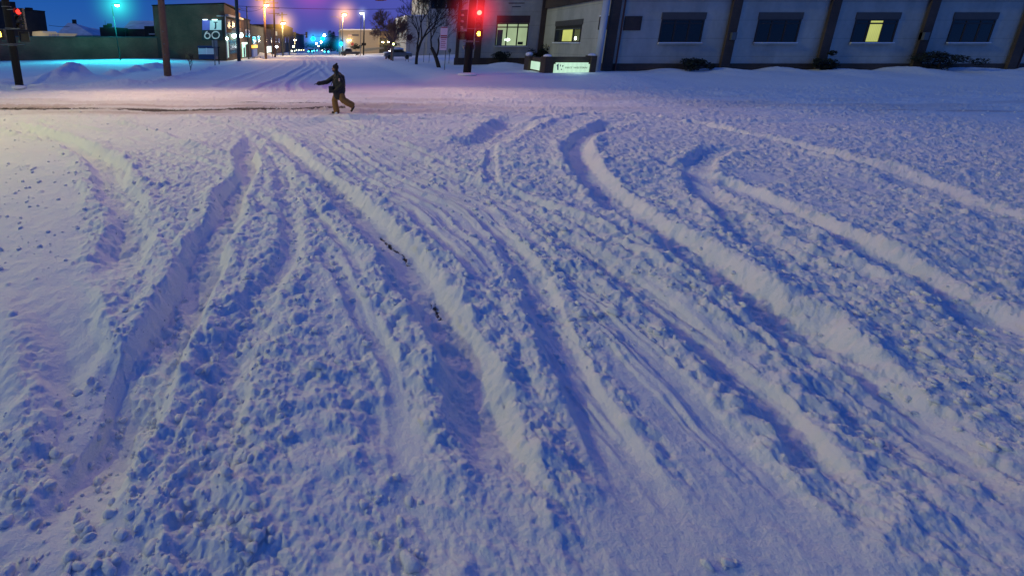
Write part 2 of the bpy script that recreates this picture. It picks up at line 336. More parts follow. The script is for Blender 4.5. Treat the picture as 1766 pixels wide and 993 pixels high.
# ------------------------------------------------------------------ helpers
def tag(o, label=None, cat=None, group=None, kind=None):
    if label: o['label'] = label
    if cat: o['category'] = cat
    if group: o['group'] = group
    if kind: o['kind'] = kind
    return o
def empty(name, loc, label, cat, group=None):
    o = bpy.data.objects.new(name, None); COL.objects.link(o); o.location = loc; o.empty_display_size = .3
    return tag(o, label, cat, group)
class MB:
    def __init__(s): s.v = []; s.f = []; s.sm = False
    def quadbox(s, c):
        n = len(s.v); s.v += [tuple(p) for p in c]
        for f in ((0,3,2,1),(4,5,6,7),(0,1,5,4),(1,2,6,5),(2,3,7,6),(3,0,4,7)): s.f.append(tuple(n+i for i in f))
        return s
    def box(s, x0, x1, y0, y1, z0, z1):
        return s.quadbox([(x0,y0,z0),(x1,y0,z0),(x1,y1,z0),(x0,y1,z0),(x0,y0,z1),(x1,y0,z1),(x1,y1,z1),(x0,y1,z1)])
    def obox(s, a, b, th, z0, z1, off=0):
        """wall box from plan point a to b, thickness th to the left of a->b"""
        a = Vector(a[:2]); b = Vector(b[:2]); d = (b-a).normalized(); n = Vector((-d.y, d.x))
        a0, b0 = a+n*off, b+n*off; a1, b1 = a0+n*th, b0+n*th
        return s.quadbox([(*a0,z0),(*b0,z0),(*b1,z0),(*a1,z0),(*a0,z1),(*b0,z1),(*b1,z1),(*a1,z1)])
    def tube(s, pts, rad, n=10, cap=True):
        pts = [Vector(p) for p in pts]
        if not hasattr(rad, '__len__'): rad = [rad]*len(pts)
        rings = []; up = None
        for i, p in enumerate(pts):
            d = (pts[min(i+1, len(pts)-1)]-pts[max(i-1, 0)]).normalized()
            if up is None: up = Vector((0,0,1)) if abs(d.z) < .9 else Vector((1,0,0))
            u = d.cross(up).normalized(); w = u.cross(d).normalized(); up = w
            k = len(s.v)
            for j in range(n):
                a = 2*math.pi*j/n; s.v.append(tuple(p+(u*math.cos(a)+w*math.sin(a))*rad[i]))
            rings.append(k)
        for a, b in zip(rings[:-1], rings[1:]):
            for j in range(n): s.f.append((a+j, a+(j+1)%n, b+(j+1)%n, b+j))
        if cap:
            s.f.append(tuple(rings[0]+j for j in reversed(range(n)))); s.f.append(tuple(rings[-1]+j for j in range(n)))
        return s
    def ell(s, c, r, n=16, m=10):
        k = len(s.v); rx, ry, rz = r if hasattr(r, '__len__') else (r, r, r)
        s.v.append((c[0], c[1], c[2]+rz))
        for i in range(1, m):
            t = math.pi*i/m
            for j in range(n):
                a = 2*math.pi*j/n; s.v.append((c[0]+rx*math.sin(t)*math.cos(a), c[1]+ry*math.sin(t)*math.sin(a), c[2]+rz*math.cos(t)))
        s.v.append((c[0], c[1], c[2]-rz)); e = len(s.v)-1
        for j in range(n): s.f.append((k, k+1+j, k+1+(j+1)%n)); s.f.append((e, e-n+(j+1)%n, e-n+j))
        for i in range(m-2):
            for j in range(n):
                a = k+1+i*n; s.f.append((a+j, a+n+j, a+n+(j+1)%n, a+(j+1)%n))
        return s
    def prism(s, poly, d):
        """poly: list of 3-D points, extruded by vector d"""
        k = len(s.v); n = len(poly); d = Vector(d)
        s.v += [tuple(p) for p in poly]+[tuple(Vector(p)+d) for p in poly]
        s.f.append(tuple(range(k, k+n))); s.f.append(tuple(reversed(range(k+n, k+2*n))))
        for j in range(n): s.f.append((k+j, k+n+j, k+n+(j+1)%n, k+(j+1)%n))
        return s
    def build(s, name, m, parent=None, smooth=False, bevel=0, loc=None):
        me = bpy.data.meshes.new(name); org = Vector((0, 0, 0))
        if parent is None and s.v:
            xs = [v[0] for v in s.v]; ys = [v[1] for v in s.v]; zs = [v[2] for v in s.v]
            org = Vector(((min(xs)+max(xs))/2, (min(ys)+max(ys))/2, min(zs)))
        elif parent is not None: org = world_loc(parent)
        me.from_pydata([tuple(Vector(v)-org) for v in s.v], [], s.f); me.materials.append(m)
        bm = bmesh.new(); bm.from_mesh(me); bmesh.ops.recalc_face_normals(bm, faces=bm.faces); bm.to_mesh(me); bm.free()
        if smooth: me.polygons.foreach_set('use_smooth', [True]*len(me.polygons))
        o = bpy.data.objects.new(name, me); COL.objects.link(o)
        if parent is not None: o.parent = parent
        else: o.location = org
        if bevel:
            b = o.modifiers.new('bevel', 'BEVEL'); b.width = bevel; b.segments = 2; b.limit_method = 'ANGLE'
        return o
def world_loc(o):
    p = Vector((0, 0, 0))
    while o is not None: p += o.location; o = o.parent
    return p
def light(name, loc, col, power, parent, radius=.15, spot=None):
    l = bpy.data.lights.new(name, 'SPOT' if spot else 'POINT'); l.color = col; l.energy = power; l.shadow_soft_size = radius
    o = bpy.data.objects.new(name, l); COL.objects.link(o); o.parent = parent; o.location = Vector(loc)-world_loc(parent)
    if spot:
        l.spot_size = spot[1]; l.spot_blend = .8
        o.rotation_euler = Vector(spot[0]).to_track_quat('-Z', 'Y').to_euler()
    return o

# ------------------------------------------------------------------ ground sheets
def build_ground():
    ys = np.concatenate([np.linspace(-8, .9, 24), np.geomspace(1.0, 48, 880), np.geomspace(48.6, 5000, 110)])
    us = np.concatenate([np.linspace(-7, -1.12, 16), np.linspace(-1.1, 1.9, 1420), np.linspace(1.92, 8, 16)])
    Y, U = np.meshgrid(ys, us, indexing='ij'); X = U*(np.maximum(Y, 1)+1.3)
    far = Y > 400
    z, dirt = height(X, Y); tint = np.imag(dirt); dirt = np.real(dirt)
    nr, nc = X.shape
    idx = np.arange(nr*nc).reshape(nr, nc)
    quads = np.stack([idx[:-1, :-1], idx[:-1, 1:], idx[1:, 1:], idx[1:, :-1]], -1).reshape(-1, 4)
    cx = X.ravel()[quads].mean(1); cy = Y.ravel()[quads].mean(1)
    lot = (cx < -10.9)&(cy > 24.6+.35*np.sin(cx))
    lawn = (cx > 7.4)&(cy > 25.6)
    co = np.stack([X.ravel(), Y.ravel(), z.ravel()], -1)
    # shared normals so the sheets meet without a seam
    for name, sel in (('snow_covered_road', ~(lot|lawn)), ('snow_covered_lot', lot), ('snow_covered_lawn', lawn)):
        q = quads[sel]; used, inv = np.unique(q, return_inverse=True); inv = inv.reshape(-1, 4)
        me = bpy.data.meshes.new(name); me.vertices.add(len(used)); me.vertices.foreach_set('co', co[used].astype(np.float32).ravel())
        me.loops.add(inv.size); me.loops.foreach_set('vertex_index', inv.ravel().astype(np.int32))
        me.polygons.add(len(inv)); me.polygons.foreach_set('loop_start', np.arange(0, inv.size, 4, dtype=np.int32)); me.polygons.foreach_set('loop_total', np.full(len(inv), 4, dtype=np.int32))
        me.update(calc_edges=True); me.polygons.foreach_set('use_smooth', np.ones(len(inv), dtype=bool))
        a = me.attributes.new('dirt', 'FLOAT', 'POINT'); a.data.foreach_set('value', dirt.ravel()[used].astype(np.float32))
        a = me.attributes.new('tint', 'FLOAT', 'POINT'); a.data.foreach_set('value', tint.ravel()[used].astype(np.float32))
        me.materials.append(SNOW)
        o = bpy.data.objects.new(name, me); COL.objects.link(o); tag(o, kind='structure')
build_ground()
def gz(x, y):
    z, _ = height(np.array([[float(x)]]), np.array([[float(y)]])); return float(z[0, 0])

def clods():
    rng = np.random.default_rng(5)
    n = 9000
    yy = np.exp(rng.uniform(math.log(1.4), math.log(24), n)); xx = (rng.uniform(-1.0, 1.75, n))*(yy+1)
    z, _ = height(xx.reshape(1, -1), yy.reshape(1, -1)); z = z.ravel()
    keep = (vn(xx, yy, 1.3, 301)+.5*vn(xx, yy, .4, 302)) > -.15
    xx, yy, z = xx[keep], yy[keep], z[keep]
    bm = bmesh.new(); bmesh.ops.create_icosphere(bm, subdivisions=2, radius=1); bv = np.array([v.co[:] for v in bm.verts]); bf = np.array([[v.index for v in f.verts] for f in bm.faces]); bm.free()
    V = []; Fc = []
    for i in range(len(xx)):
        r = .007+.026*rng.random()**3*(1 if rng.random() < .93 else 1.7)
        a = rng.random()*6.28; c, s = math.cos(a), math.sin(a)
        ph = rng.random(3)*6
        v = bv*(1+.22*np.sin(bv[:, [1]]*3+ph[0])+.18*np.sin(bv[:, [0]]*4+ph[1])+.12*np.sin(bv[:, [2]]*6+ph[2]))*np.array([1.0+.25*rng.random(), .92, .8])*r
        v = np.stack([v[:, 0]*c-v[:, 1]*s, v[:, 0]*s+v[:, 1]*c, v[:, 2]], -1)+np.array([xx[i], yy[i], z[i]+r*.3])
        V.append(v); Fc.append(bf+i*len(bv))
    me = bpy.data.meshes.new('snow_clods'); me.from_pydata(np.concatenate(V).tolist(), [], np.concatenate(Fc).tolist()); me.materials.append(SNOW)
    me.polygons.foreach_set('use_smooth', [True]*len(me.polygons))
    o = bpy.data.objects.new('snow_clods', me); COL.objects.link(o)
    tag(o, 'loose white snow clods scattered over the rutted crossing', 'snow clods', kind='stuff')
clods()
# ------------------------------------------------------------------ shared materials
WOOD = mat('weathered_wood', (.15, .088, .058), .9, .45, 5, bump=.5)
WOODG = mat('grey_wood', (.06, .065, .06), .9, .35, 5, bump=.4)
METALD = mat('dark_metal', (.009, .009, .008), .95, .3, 8)
METALG = mat('grey_metal', (.12, .13, .13), .5, .2, 8, metal=.3)
BLACK = mat('black_housing', (.010, .010, .010), .45, .3, 8)
GLASSD = mat('dark_glass', (.008, .010, .014), .15, .2, 2)
BARK = mat('bark', (.030, .022, .018), .95, .4, 9, bump=.4)
BARKR = mat('reddish_bark', (.19, .10, .075), .95, .4, 9)
GBRICK = brick('dark_green_brick', (.13, .070, .040), (.10, .060, .034), (.15, .09, .055), 1.6)
WBRICK = brick('grey_brown_brick', (.34, .12, .062), (.27, .10, .052), (.36, .15, .08), 1.6)
DBRICK = brick('near_black_brick', (.022, .026, .026), (.016, .020, .020), (.026, .03, .03), 1.6)
RBRICK = brick('red_brick', (.11, .055, .035), (.08, .042, .03), (.10, .08, .07), 2.0)
STUCCO = mat('grey_stucco', (.47, .45, .38), .92, .14, 3.5, bump=.6)
def add_joints(m):
    """fine expansion joints and rain streaks in the render coat"""
    nt = m.node_tree; b_ = nt.nodes['Principled BSDF']; src = b_.inputs['Base Color'].links[0].from_socket
    tc = nt.nodes.new('ShaderNodeTexCoord'); mp = nt.nodes.new('ShaderNodeMapping'); mp.inputs['Scale'].default_value = (.6, .6, .16)
    nz = nt.nodes.new('ShaderNodeTexNoise'); nz.inputs['Scale'].default_value = 1.6; nz.inputs['Detail'].default_value = 7
    nt.links.new(tc.outputs['Object'], mp.inputs[0]); nt.links.new(mp.outputs[0], nz.inputs['Vector'])
    mr = nt.nodes.new('ShaderNodeMapRange'); mr.inputs[1].default_value = .35; mr.inputs[2].default_value = .65; mr.inputs[3].default_value = .84; mr.inputs[4].default_value = 1.08
    nt.links.new(nz.outputs['Fac'], mr.inputs[0])
    sx = nt.nodes.new('ShaderNodeSeparateXYZ'); nt.links.new(tc.outputs['Object'], sx.inputs[0])
    md = nt.nodes.new('ShaderNodeMath'); md.operation = 'PINGPONG'; nt.links.new(sx.outputs[2], md.inputs[0]); md.inputs[1].default_value = .6
    gt = nt.nodes.new('ShaderNodeMapRange'); nt.links.new(md.outputs[0], gt.inputs[0]); gt.inputs[1].default_value = .0; gt.inputs[2].default_value = .02; gt.inputs[3].default_value = .55; gt.inputs[4].default_value = 1
    mu = nt.nodes.new('ShaderNodeMath'); mu.operation = 'MULTIPLY'; nt.links.new(mr.outputs[0], mu.inputs[0]); nt.links.new(gt.outputs[0], mu.inputs[1])
    vs = nt.nodes.new('ShaderNodeVectorMath'); vs.operation = 'SCALE'; nt.links.new(src, vs.inputs[0]); nt.links.new(mu.outputs[0], vs.inputs['Scale']); nt.links.new(vs.outputs[0], b_.inputs['Base Color'])
add_joints(STUCCO)
BROWN = brick('brown_block', (.085, .055, .040), (.070, .048, .036), (.06, .045, .035), 2.2)
WARMW = glow('warm_lamp', (1.0, .72, .30), 60); ORANGE = glow('orange_lamp', (1.0, .55, .16), 60); WHITEL = glow('white_lamp', (.9, .95, 1.0), 60)
TEALL = glow('teal_lamp', (.30, 1.0, .85), 60); REDL = glow('red_lens', (1.0, .03, .02), 22); REDDIM = glow('dim_red_lens', (1.0, .03, .02), 2.5)
AMBER = glow('amber_symbol', (1.0, .55, .04), 14); GREENL = glow('green_lens', (.0, .72, 1.0), 30)
DARKLENS = mat('unlit_lens', (.03, .02, .015), .2, .2, 4)
POLES = 'wooden utility poles along the street'

def halo_mat(name, col, k):  # emission fading out from the centre, painting glare around a lamp
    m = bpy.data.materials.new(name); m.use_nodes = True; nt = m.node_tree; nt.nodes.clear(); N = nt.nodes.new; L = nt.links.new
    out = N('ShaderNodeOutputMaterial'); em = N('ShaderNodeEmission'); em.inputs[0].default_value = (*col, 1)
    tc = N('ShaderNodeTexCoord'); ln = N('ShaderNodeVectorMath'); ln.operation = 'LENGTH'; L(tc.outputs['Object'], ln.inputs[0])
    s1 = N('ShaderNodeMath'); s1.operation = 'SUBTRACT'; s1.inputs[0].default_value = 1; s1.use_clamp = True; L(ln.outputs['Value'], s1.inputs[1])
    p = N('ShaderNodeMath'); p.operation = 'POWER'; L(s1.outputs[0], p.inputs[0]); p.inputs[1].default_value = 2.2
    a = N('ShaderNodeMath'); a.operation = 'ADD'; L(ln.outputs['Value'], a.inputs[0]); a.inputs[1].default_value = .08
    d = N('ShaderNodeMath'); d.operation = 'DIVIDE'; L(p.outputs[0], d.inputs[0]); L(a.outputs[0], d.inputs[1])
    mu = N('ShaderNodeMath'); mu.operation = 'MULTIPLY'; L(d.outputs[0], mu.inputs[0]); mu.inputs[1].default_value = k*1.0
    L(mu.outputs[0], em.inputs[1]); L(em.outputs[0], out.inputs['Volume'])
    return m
def halo(p, r, col, k, label):
    """added emissive ball that imitates the lens glare around a lamp"""
    mb = MB().ell((0, 0, 0), 1.0, 20, 12); o = mb.build('glare_halo', halo_mat('glare_halo', col, k/r))
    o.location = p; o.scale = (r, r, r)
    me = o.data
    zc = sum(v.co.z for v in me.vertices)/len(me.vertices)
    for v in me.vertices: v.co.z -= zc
    tag(o, label, 'halo', 'added glare halos around the lamps', 'stuff')

# ------------------------------------------------------------------ traffic signals
def lens_disc(mb, c, r, n, th=.02, face=Vector((0,-1,0))):
    mb.tube([Vector(c), Vector(c)+face*th], r, 20)
def signal_head(parent, c, face, lit, S=1.0, lens_mats=None, nsec=3):
    """c = centre of the top section; face = unit vector the lenses look along"""
    face = Vector(face).normalized(); side = Vector((face.y, -face.x, 0)); up = Vector((0,0,1)); c = Vector(c)
    w = .19*S; hs = .36*S; dp = .2*S
    b = MB()
    for i in range(nsec):
        o = c-up*hs*i
        q = [o-side*w-up*hs*.48-face*dp, o+side*w-up*hs*.48-face*dp, o+side*w-up*hs*.48, o-side*w-up*hs*.48,
             o-side*w+up*hs*.48-face*dp, o+side*w+up*hs*.48-face*dp, o+side*w+up*hs*.48, o-side*w+up*hs*.48]
        b.quadbox(q)
        # visor: open hood over the lens
        k = len(b.v); m = 12
        for j in range(m+1):
            a = math.radians(-20+220*j/m)
            for (dd, rr) in ((0, .165), (.24, .165), (.24, .155), (0, .155)):
                b.v.append(tuple(o+side*math.cos(a)*rr*S+up*math.sin(a)*rr*S+face*dd*S*(1 if 30 < math.degrees(a) < 150 or dd == 0 else .8)))
        for j in range(m):
            for t in range(4): b.f.append((k+j*4+t, k+j*4+(t+1)%4, k+(j+1)*4+(t+1)%4, k+(j+1)*4+t))
    h = b.build('signal_head', BLACK, parent)
    for i in range(nsec):
        l = MB(); o = c-up*hs*i+face*.004; l.tube([o, o+face*.03*S], [.14*S, .10*S], 20)
        l.build('lens', lit.get(i, DARKLENS), h)
    return h
def ped_head(parent, c, face, sym):
    face = Vector(face).normalized(); side = Vector((face.y, -face.x, 0)); up = Vector((0,0,1)); c = Vector(c); w, hh, dp = .23, .25, .18
    b = MB(); f0 = face
    def bx(x0, x1, y0, y1, z0, z1):
        g = lambda x, y, z: c+side*x+face*y+up*z
        b.quadbox([g(x0,y0,z0),g(x1,y0,z0),g(x1,y1,z0),g(x0,y1,z0),g(x0,y0,z1),g(x1,y0,z1),g(x1,y1,z1),g(x0,y1,z1)])
    bx(-w, w, -dp, 0, -hh, hh); bx(-w, w, .002, .2, hh-.02, hh); bx(-w, -w+.02, .002, .2, -hh+.05, hh-.022); bx(w-.02, w, .002, .2, -hh+.05, hh-.022)
    h = b.build('pedestrian_head', BLACK, parent)
    if sym:
        # raised hand symbol: palm, four fingers and thumb
        s = MB(); g = lambda x, z: c+side*x+up*z+face*.006
        s.prism([g(-.07,-.12),g(.07,-.12),g(.085,-.02),g(.08,.05),g(-.07,.05),g(-.08,-.03)], face*.01)
        for k in range(4):
            x = -.068+.038*k; s.prism([g(x,.052),g(x+.028,.052),g(x+.028,.13+.02*(k in (1,2))),g(x,.13+.02*(k in (1,2)))], face*.01)
        s.prism([g(.088,-.03),g(.13,.03),g(.115,.055),g(.082,.02)], face*.01)
        s.build('hand_symbol', sym, h)
    return h

# left corner signal pole
pb = Vector((-.0, 0, 0)); YL = 24.6
xl0 = P(33, 144, YL).x; zl0 = gz(xl0, YL)-.15
t = empty('traffic_signal', (xl0, YL, zl0), 'dark pole with red signal and pedestrian heads at the left edge, banded by steel straps', 'traffic signal')
top = P(14, -30, YL); poleb = Vector((xl0, YL, zl0))
MB().tube([poleb, Vector((xl0-.02, YL, 4)), Vector((xl0-.05, YL, 8.6))], [.20, .18, .15], 16).build('pole', METALD, t, True)
pxl = lambda z: xl0
for py in (12, 49, 76, 79): z = ZP(py, YL, 25); MB().tube([(xl0-.02, YL, z-.02), (xl0-.02, YL, z+.02)], .215, 16).build('strap', METALG, t)
zc = ZP(21, YL, 38)
signal_head(t, (P(37.5, 21, YL).x, YL-.25, zc), (.12, -1, 0), {0: REDDIM})
MB().tube([(xl0, YL-.1, zc+.1), (P(37.5,21,YL).x, YL-.35, zc+.1)], .025, 8).build('bracket', METALG, t); MB().tube([(xl0, YL-.1, zc-.85), (P(37.5,21,YL).x, YL-.35, zc-.85)], .025, 8).build('bracket', METALG, t)
ped_head(t, (P(45, 64, YL).x, YL-.15, ZP(64, YL, 45)), (.55, -1, 0), None)
ped_head(t, (P(3, 60, YL).x, YL-.15, ZP(60, YL, 1)), (.1, -1, 0), AMBER)
MB().tube([(P(1,60,YL).x, YL-.2, ZP(77, YL, 1)), (P(45,60,YL).x, YL-.2, ZP(77,YL,45))], .022, 8).build('cross_bar', METALG, t); MB().tube([(P(1,60,YL).x, YL-.2, ZP(51, YL, 1)), (P(45,60,YL).x, YL-.2, ZP(51,YL,45))], .022, 8).build('cross_bar', METALG, t)
MB().ell((xl0+.02, YL-.1, zl0+.2), (.34, .34, .12)).build('snow_cap', ROOFSNOW, t, True)

# right corner signal pole
TR = None
pr = pick(805, 130); YR = pr.y; xr = pr.x; zr = pr.z-.1
t = empty('traffic_signal', (xr, YR, zr), 'dark pole with bright red signal and amber hand before the bank corner', 'traffic signal')
MB().tube([(xr, YR, zr), (xr+.03, YR, 4), (xr+.1, YR, 9)], [.25, .23, .2], 16).build('pole', METALD, t, True)
zc = ZP(23, YR, 824)
signal_head(t, (P(824, 23, YR).x, YR-.3, zc), (-.28, -1, 0), {0: REDL})
light('lamp', (P(824, 23, YR).x-.15, YR-.85, zc-.02), (1, .04, .03), 25, t, .12)
signal_head(t, (P(799, 24, YR).x, YR-.2, zc), (-1, .3, 0), {})
ped_head(t, (P(824, 59, YR).x, YR-.2, ZP(59, YR, 824)), (-.3, -1, 0), AMBER)
ped_head(t, (P(796, 62, YR).x, YR-.2, ZP(62, YR, 796)), (-.9, -1, 0), None)
for py in (50, 70.5, 73): z = ZP(py, YR, 805); MB().tube([(xr+.03, YR, z-.02), (xr+.03, YR, z+.02)], .262, 16).build('strap', METALG, t)
MB().tube([(P(796,50,YR).x, YR-.28, ZP(50,YR,796)), (P(824,50,YR).x, YR-.28, ZP(50,YR,824))], .022, 8).build('cross_bar', METALG, t); MB().tube([(P(796,72,YR).x, YR-.28, ZP(72,YR,796)), (P(824,72,YR).x, YR-.28, ZP(72,YR,824))], .022, 8).build('cross_bar', METALG, t)
MB().box(xr-.36, xr-.26, YR-.12, YR+.1, ZP(86,YR,800), ZP(78,YR,800)).build('call_box', METALG, t, bevel=.01); MB().box(xr+.26, xr+.36, YR-.12, YR+.1, ZP(86,YR,810), ZP(78,YR,810)).build('call_box', METALG, t, bevel=.01)
MB().ell((xr, YR-.1, zr+.16), (.6, .5, .12)).build('snow_cap', ROOFSNOW, t, True)
halo(P(824, 23, YR-.6), 2.3, (1, .03, .04), .7, 'added red glare halo round the bright signal by the bank')

TR = t
# overhead signals on the span wire across the street
YO = 26.5
def overhead(px, pyb, label):
    p = P(px, pyb, YO); z0 = p.z+.18
    t = empty('overhead_signal', (p.x, YO, z0-.18), label, 'traffic signal')
    signal_head(t, (p.x, YO, z0+.72), (0, -1, 0), {0: REDL})
    MB().box(p.x-.31, p.x+.31, YO-.19, YO-.16, z0-.18, z0+1.1).build('backplate', mat('red_lit_backplate', (.06, .012, .012), .6, .2, 4), t)
    MB().tube([(p.x, YO-.1, z0+.9), (p.x, YO-.1, 7.2)], .025, 8).build('hanger', METALG, t)
    light('lamp', (p.x, YO-.45, z0+.72), (1, .04, .08), 70, t, .12)
    return p
overhead(656, 2, 'overhead red signal with backplate hanging at the top edge above the bare tree')
q_ = P(540, -14, YO); halo((q_.x, YO-.5, q_.z+.4), 2.9, (1, .02, .35), .30, 'added magenta glare halo under the signal over the street centre')
overhead(540, -18, 'overhead red signal hanging above the middle of the street')
w = MB(); pts = [Vector((-13+32*k/16, YO-.1, 7.2-.35*(1-((k-8)/8)**2))) for k in range(17)]
tag(w.tube(pts, .012, 6).build('span_wire', METALD), 'steel span wire carrying the overhead signals across the street', 'wire')

# ------------------------------------------------------------------ utility poles, lamps
def arm_lamp(t, head, px_off, m, col, power, soft=.2):
    pass
def pole(px, py, pytop, r0, r1, m, label, arms=(), pxtop=None, cat='utility pole', name='utility_pole', group=POLES, n=14, Y=None):
    p = pick(px, py) if Y is None else Vector((P(px, py, Y).x, Y, 0)); 
    if Y is not None: p.z = zb(p.x, Y)
    zt = ZP(pytop, p.y, px)
    xt = p.x if pxtop is None else p.x+(pxtop)
    t = empty(name, (p.x, p.y, p.z-.1), label, cat, group)
    MB().tube([(p.x, p.y, p.z-.1), ((p.x+xt)/2, p.y, (p.z+zt)/2), (xt, p.y, zt)], [r0, (r0+r1)/2, r1], n).build('pole', m, t, True)
    for (ay, half) in arms:
        z = ZP(ay, p.y, px); MB().box(xt-half, xt+half, p.y-r1-.12, p.y-r1-.003, z-.06, z+.06).tube([(xt-half*.9, p.y-r1-.06, z+.06), (xt-half*.9, p.y-r1-.06, z+.2)], .04, 6).tube([(xt+half*.9, p.y-r1-.06, z+.06), (xt+half*.9, p.y-r1-.06, z+.2)], .04, 6).tube([(xt+half*.4, p.y-r1-.06, z+.06), (xt+half*.4, p.y-r1-.06, z+.2)], .04, 6).build('crossarm', WOODG, t)
    return t, p, xt, zt
def lamp_on(t, start, head, mlamp, col, power, r=.16, aim=None):
    s = Vector(start); h = Vector(head); mid = (s+h)/2+Vector((0, 0, .15))
    MB().tube([s, mid, h], [.05, .045, .04], 8).build('arm', METALG, t, True)
    f = MB().ell((h.x, h.y, h.z+.06), (r*1.7, r*1.2, r*.55)).build('lamp_head', METALG, t, True)
    MB().ell((h.x, h.y-.02, h.z-.04), (r*1.15, r*1.0, r*.75)).build('bulb', mlamp, f, True)
    light('lamp', (h.x, h.y-(.25 if aim else 0), h.z-.04-r*.8-.25), col, power, t, .2, spot=(aim, R(142)) if aim else None)

TP, p, xt, zt = pole(290, 137, -60, .25, .20, WOOD, 'thick brown wooden pole on the near left kerb, closest to the crossing', pxtop=-.05)
for z in (1.6, 2.3, 3.1): MB().box(p.x-.05, p.x+.05, p.y-.262, p.y-.235, z, z+.09).build('tag_plate', METALG, TP)
t, p, xt, zt = pole(412.5, 107, -40, .27, .22, WOODG, 'tall grey pole standing before the shopfronts, next beyond the brown one')
t, p, xt, zt = pole(429, 103, 12, .12, .09, WOODG, 'short thin grey pole beside the green-lit doorway')
# poles with lamps further along
t, p, xt, zt = pole(458.5, 97, -8, .22, .17, WOOD, 'brown pole carrying the nearest orange lamp on the left kerb', arms=((1.5, 1.5),), Y=80)
hl = P(459.5, 8.5, 79.0); lamp_on(t, (xt, 79.85, hl.z+.1), hl, ORANGE, (1, .55, .2), 2400, .33)
halo(hl, 4.2, (1, .38, .08), .9, 'added orange glare halo round the nearest street lamp on the left')
t, p, xt, zt = pole(474.5, 95, -4, .22, .16, WOOD, 'pole with three crossarms between the two orange lamps', arms=((6, .9), (15, 1.1), (24, 1.1)), Y=95)
t, p, xt, zt = pole(488, 94, 22, .2, .16, WOODG, 'pole with the yellow lamp and a crossarm, farther down the left kerb', arms=((26, 1.2),), Y=110)
hl = P(488.5, 39.5, 109); lamp_on(t, (xt, 109.8, hl.z+.1), hl, WARMW, (1, .7, .3), 2600, .45)
halo(hl, 5.0, (1, .52, .10), .8, 'added yellow glare halo round the second street lamp on the left')
t, p, xt, zt = pole(499, 93, 50, .14, .11, WOODG, 'small far pole left of the distant signal arm', Y=125)
t, p, xt, zt = pole(470, 94, 48, .10, .08, mat('yellow_post', (.25, .15, .05), .8, .2, 4), 'slender orange tinted post before the dark brick row', Y=98)
# far small lamp
t, p, xt, zt = pole(508.8, 92, 66, .12, .1, METALG, 'low far lamp post with a small yellow light on the left kerb', cat='street lamp', name='street_lamp', group='street lamps along the street', Y=150)
hl = P(509, 68.5, 149.4); lamp_on(t, (xt, 150, hl.z), hl, WARMW, (1, .75, .35), 500, .42)
# right-hand street lamps
t, p, xt, zt = pole(586, 92, 32, .16, .11, METALG, 'far pole with long arm and cyan signal at its foot', cat='street lamp', name='street_lamp', group='street lamps along the street', Y=120)
MB().tube([(xt, 120, zt), (xt-1, 120, zt+.35), (P(570,32,120).x, 120, zt+.3)], .05, 8).build('arm', METALG, t, True)
t, p, xt, zt = pole(590.5, 92, 26, .14, .1, METALG, 'far pole under the orange lamp in the middle of the street view', cat='street lamp', name='street_lamp', group='street lamps along the street', Y=116)
hl = P(594, 24.5, 115.5); lamp_on(t, (xt, 116, hl.z), hl, ORANGE, (1, .6, .22), 2000, .48)
halo(hl, 5.2, (1, .45, .12), .85, 'added orange glare halo round the lamp right of the street centre')
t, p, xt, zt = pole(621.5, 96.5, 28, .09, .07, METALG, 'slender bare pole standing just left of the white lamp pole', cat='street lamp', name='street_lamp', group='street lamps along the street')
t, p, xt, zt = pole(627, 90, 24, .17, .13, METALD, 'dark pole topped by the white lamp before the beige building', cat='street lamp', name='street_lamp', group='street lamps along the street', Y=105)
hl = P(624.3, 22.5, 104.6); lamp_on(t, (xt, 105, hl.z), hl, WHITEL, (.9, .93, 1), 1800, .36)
halo(hl, 2.0, (.75, .8, 1), .35, 'added white glare halo round the lamp before the beige building')
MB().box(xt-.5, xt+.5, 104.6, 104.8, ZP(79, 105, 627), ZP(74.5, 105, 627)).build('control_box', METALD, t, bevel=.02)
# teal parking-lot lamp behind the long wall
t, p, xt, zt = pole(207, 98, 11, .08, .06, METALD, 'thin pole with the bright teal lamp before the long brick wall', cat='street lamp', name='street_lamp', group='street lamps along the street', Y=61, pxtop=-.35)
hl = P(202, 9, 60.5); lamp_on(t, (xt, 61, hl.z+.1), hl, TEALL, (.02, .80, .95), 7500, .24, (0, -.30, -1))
halo(hl, 4.2, (.03, .80, .60), .6, 'added teal glare halo round the car park lamp before the long wall')
# lot-light that paints the snow cyan
# kerbside lamp left of the view
t = empty('street_lamp', (-15, 9.5, 0), 'tall lamp on the near left pavement lighting the rutted snow', 'street lamp', 'street lamps along the street')
MB().tube([(-15, 9.5, -.1), (-15, 9.5, 8.3)], [.14, .09], 12).build('pole', METALG, t, True)
lamp_on(t, (-15, 9.5, 8.2), (-13.2, 9.6, 8.6), WARMW, (1.0, .90, .16), 1850, .2)
lamp_on(TR, (xr+.1, YR, 8.8), (xr-1.5, YR-3.2, 9.6), ORANGE, (1.0, .62, .38), 1900, .2, (-.4, -1.9, -1))
lamp_on(TP, (-10.3, 28.5, 8.8), (-8.8, 25.0, 9.6), ORANGE, (1.0, .62, .34), 2900, .2, (.1, -1.5, -1))

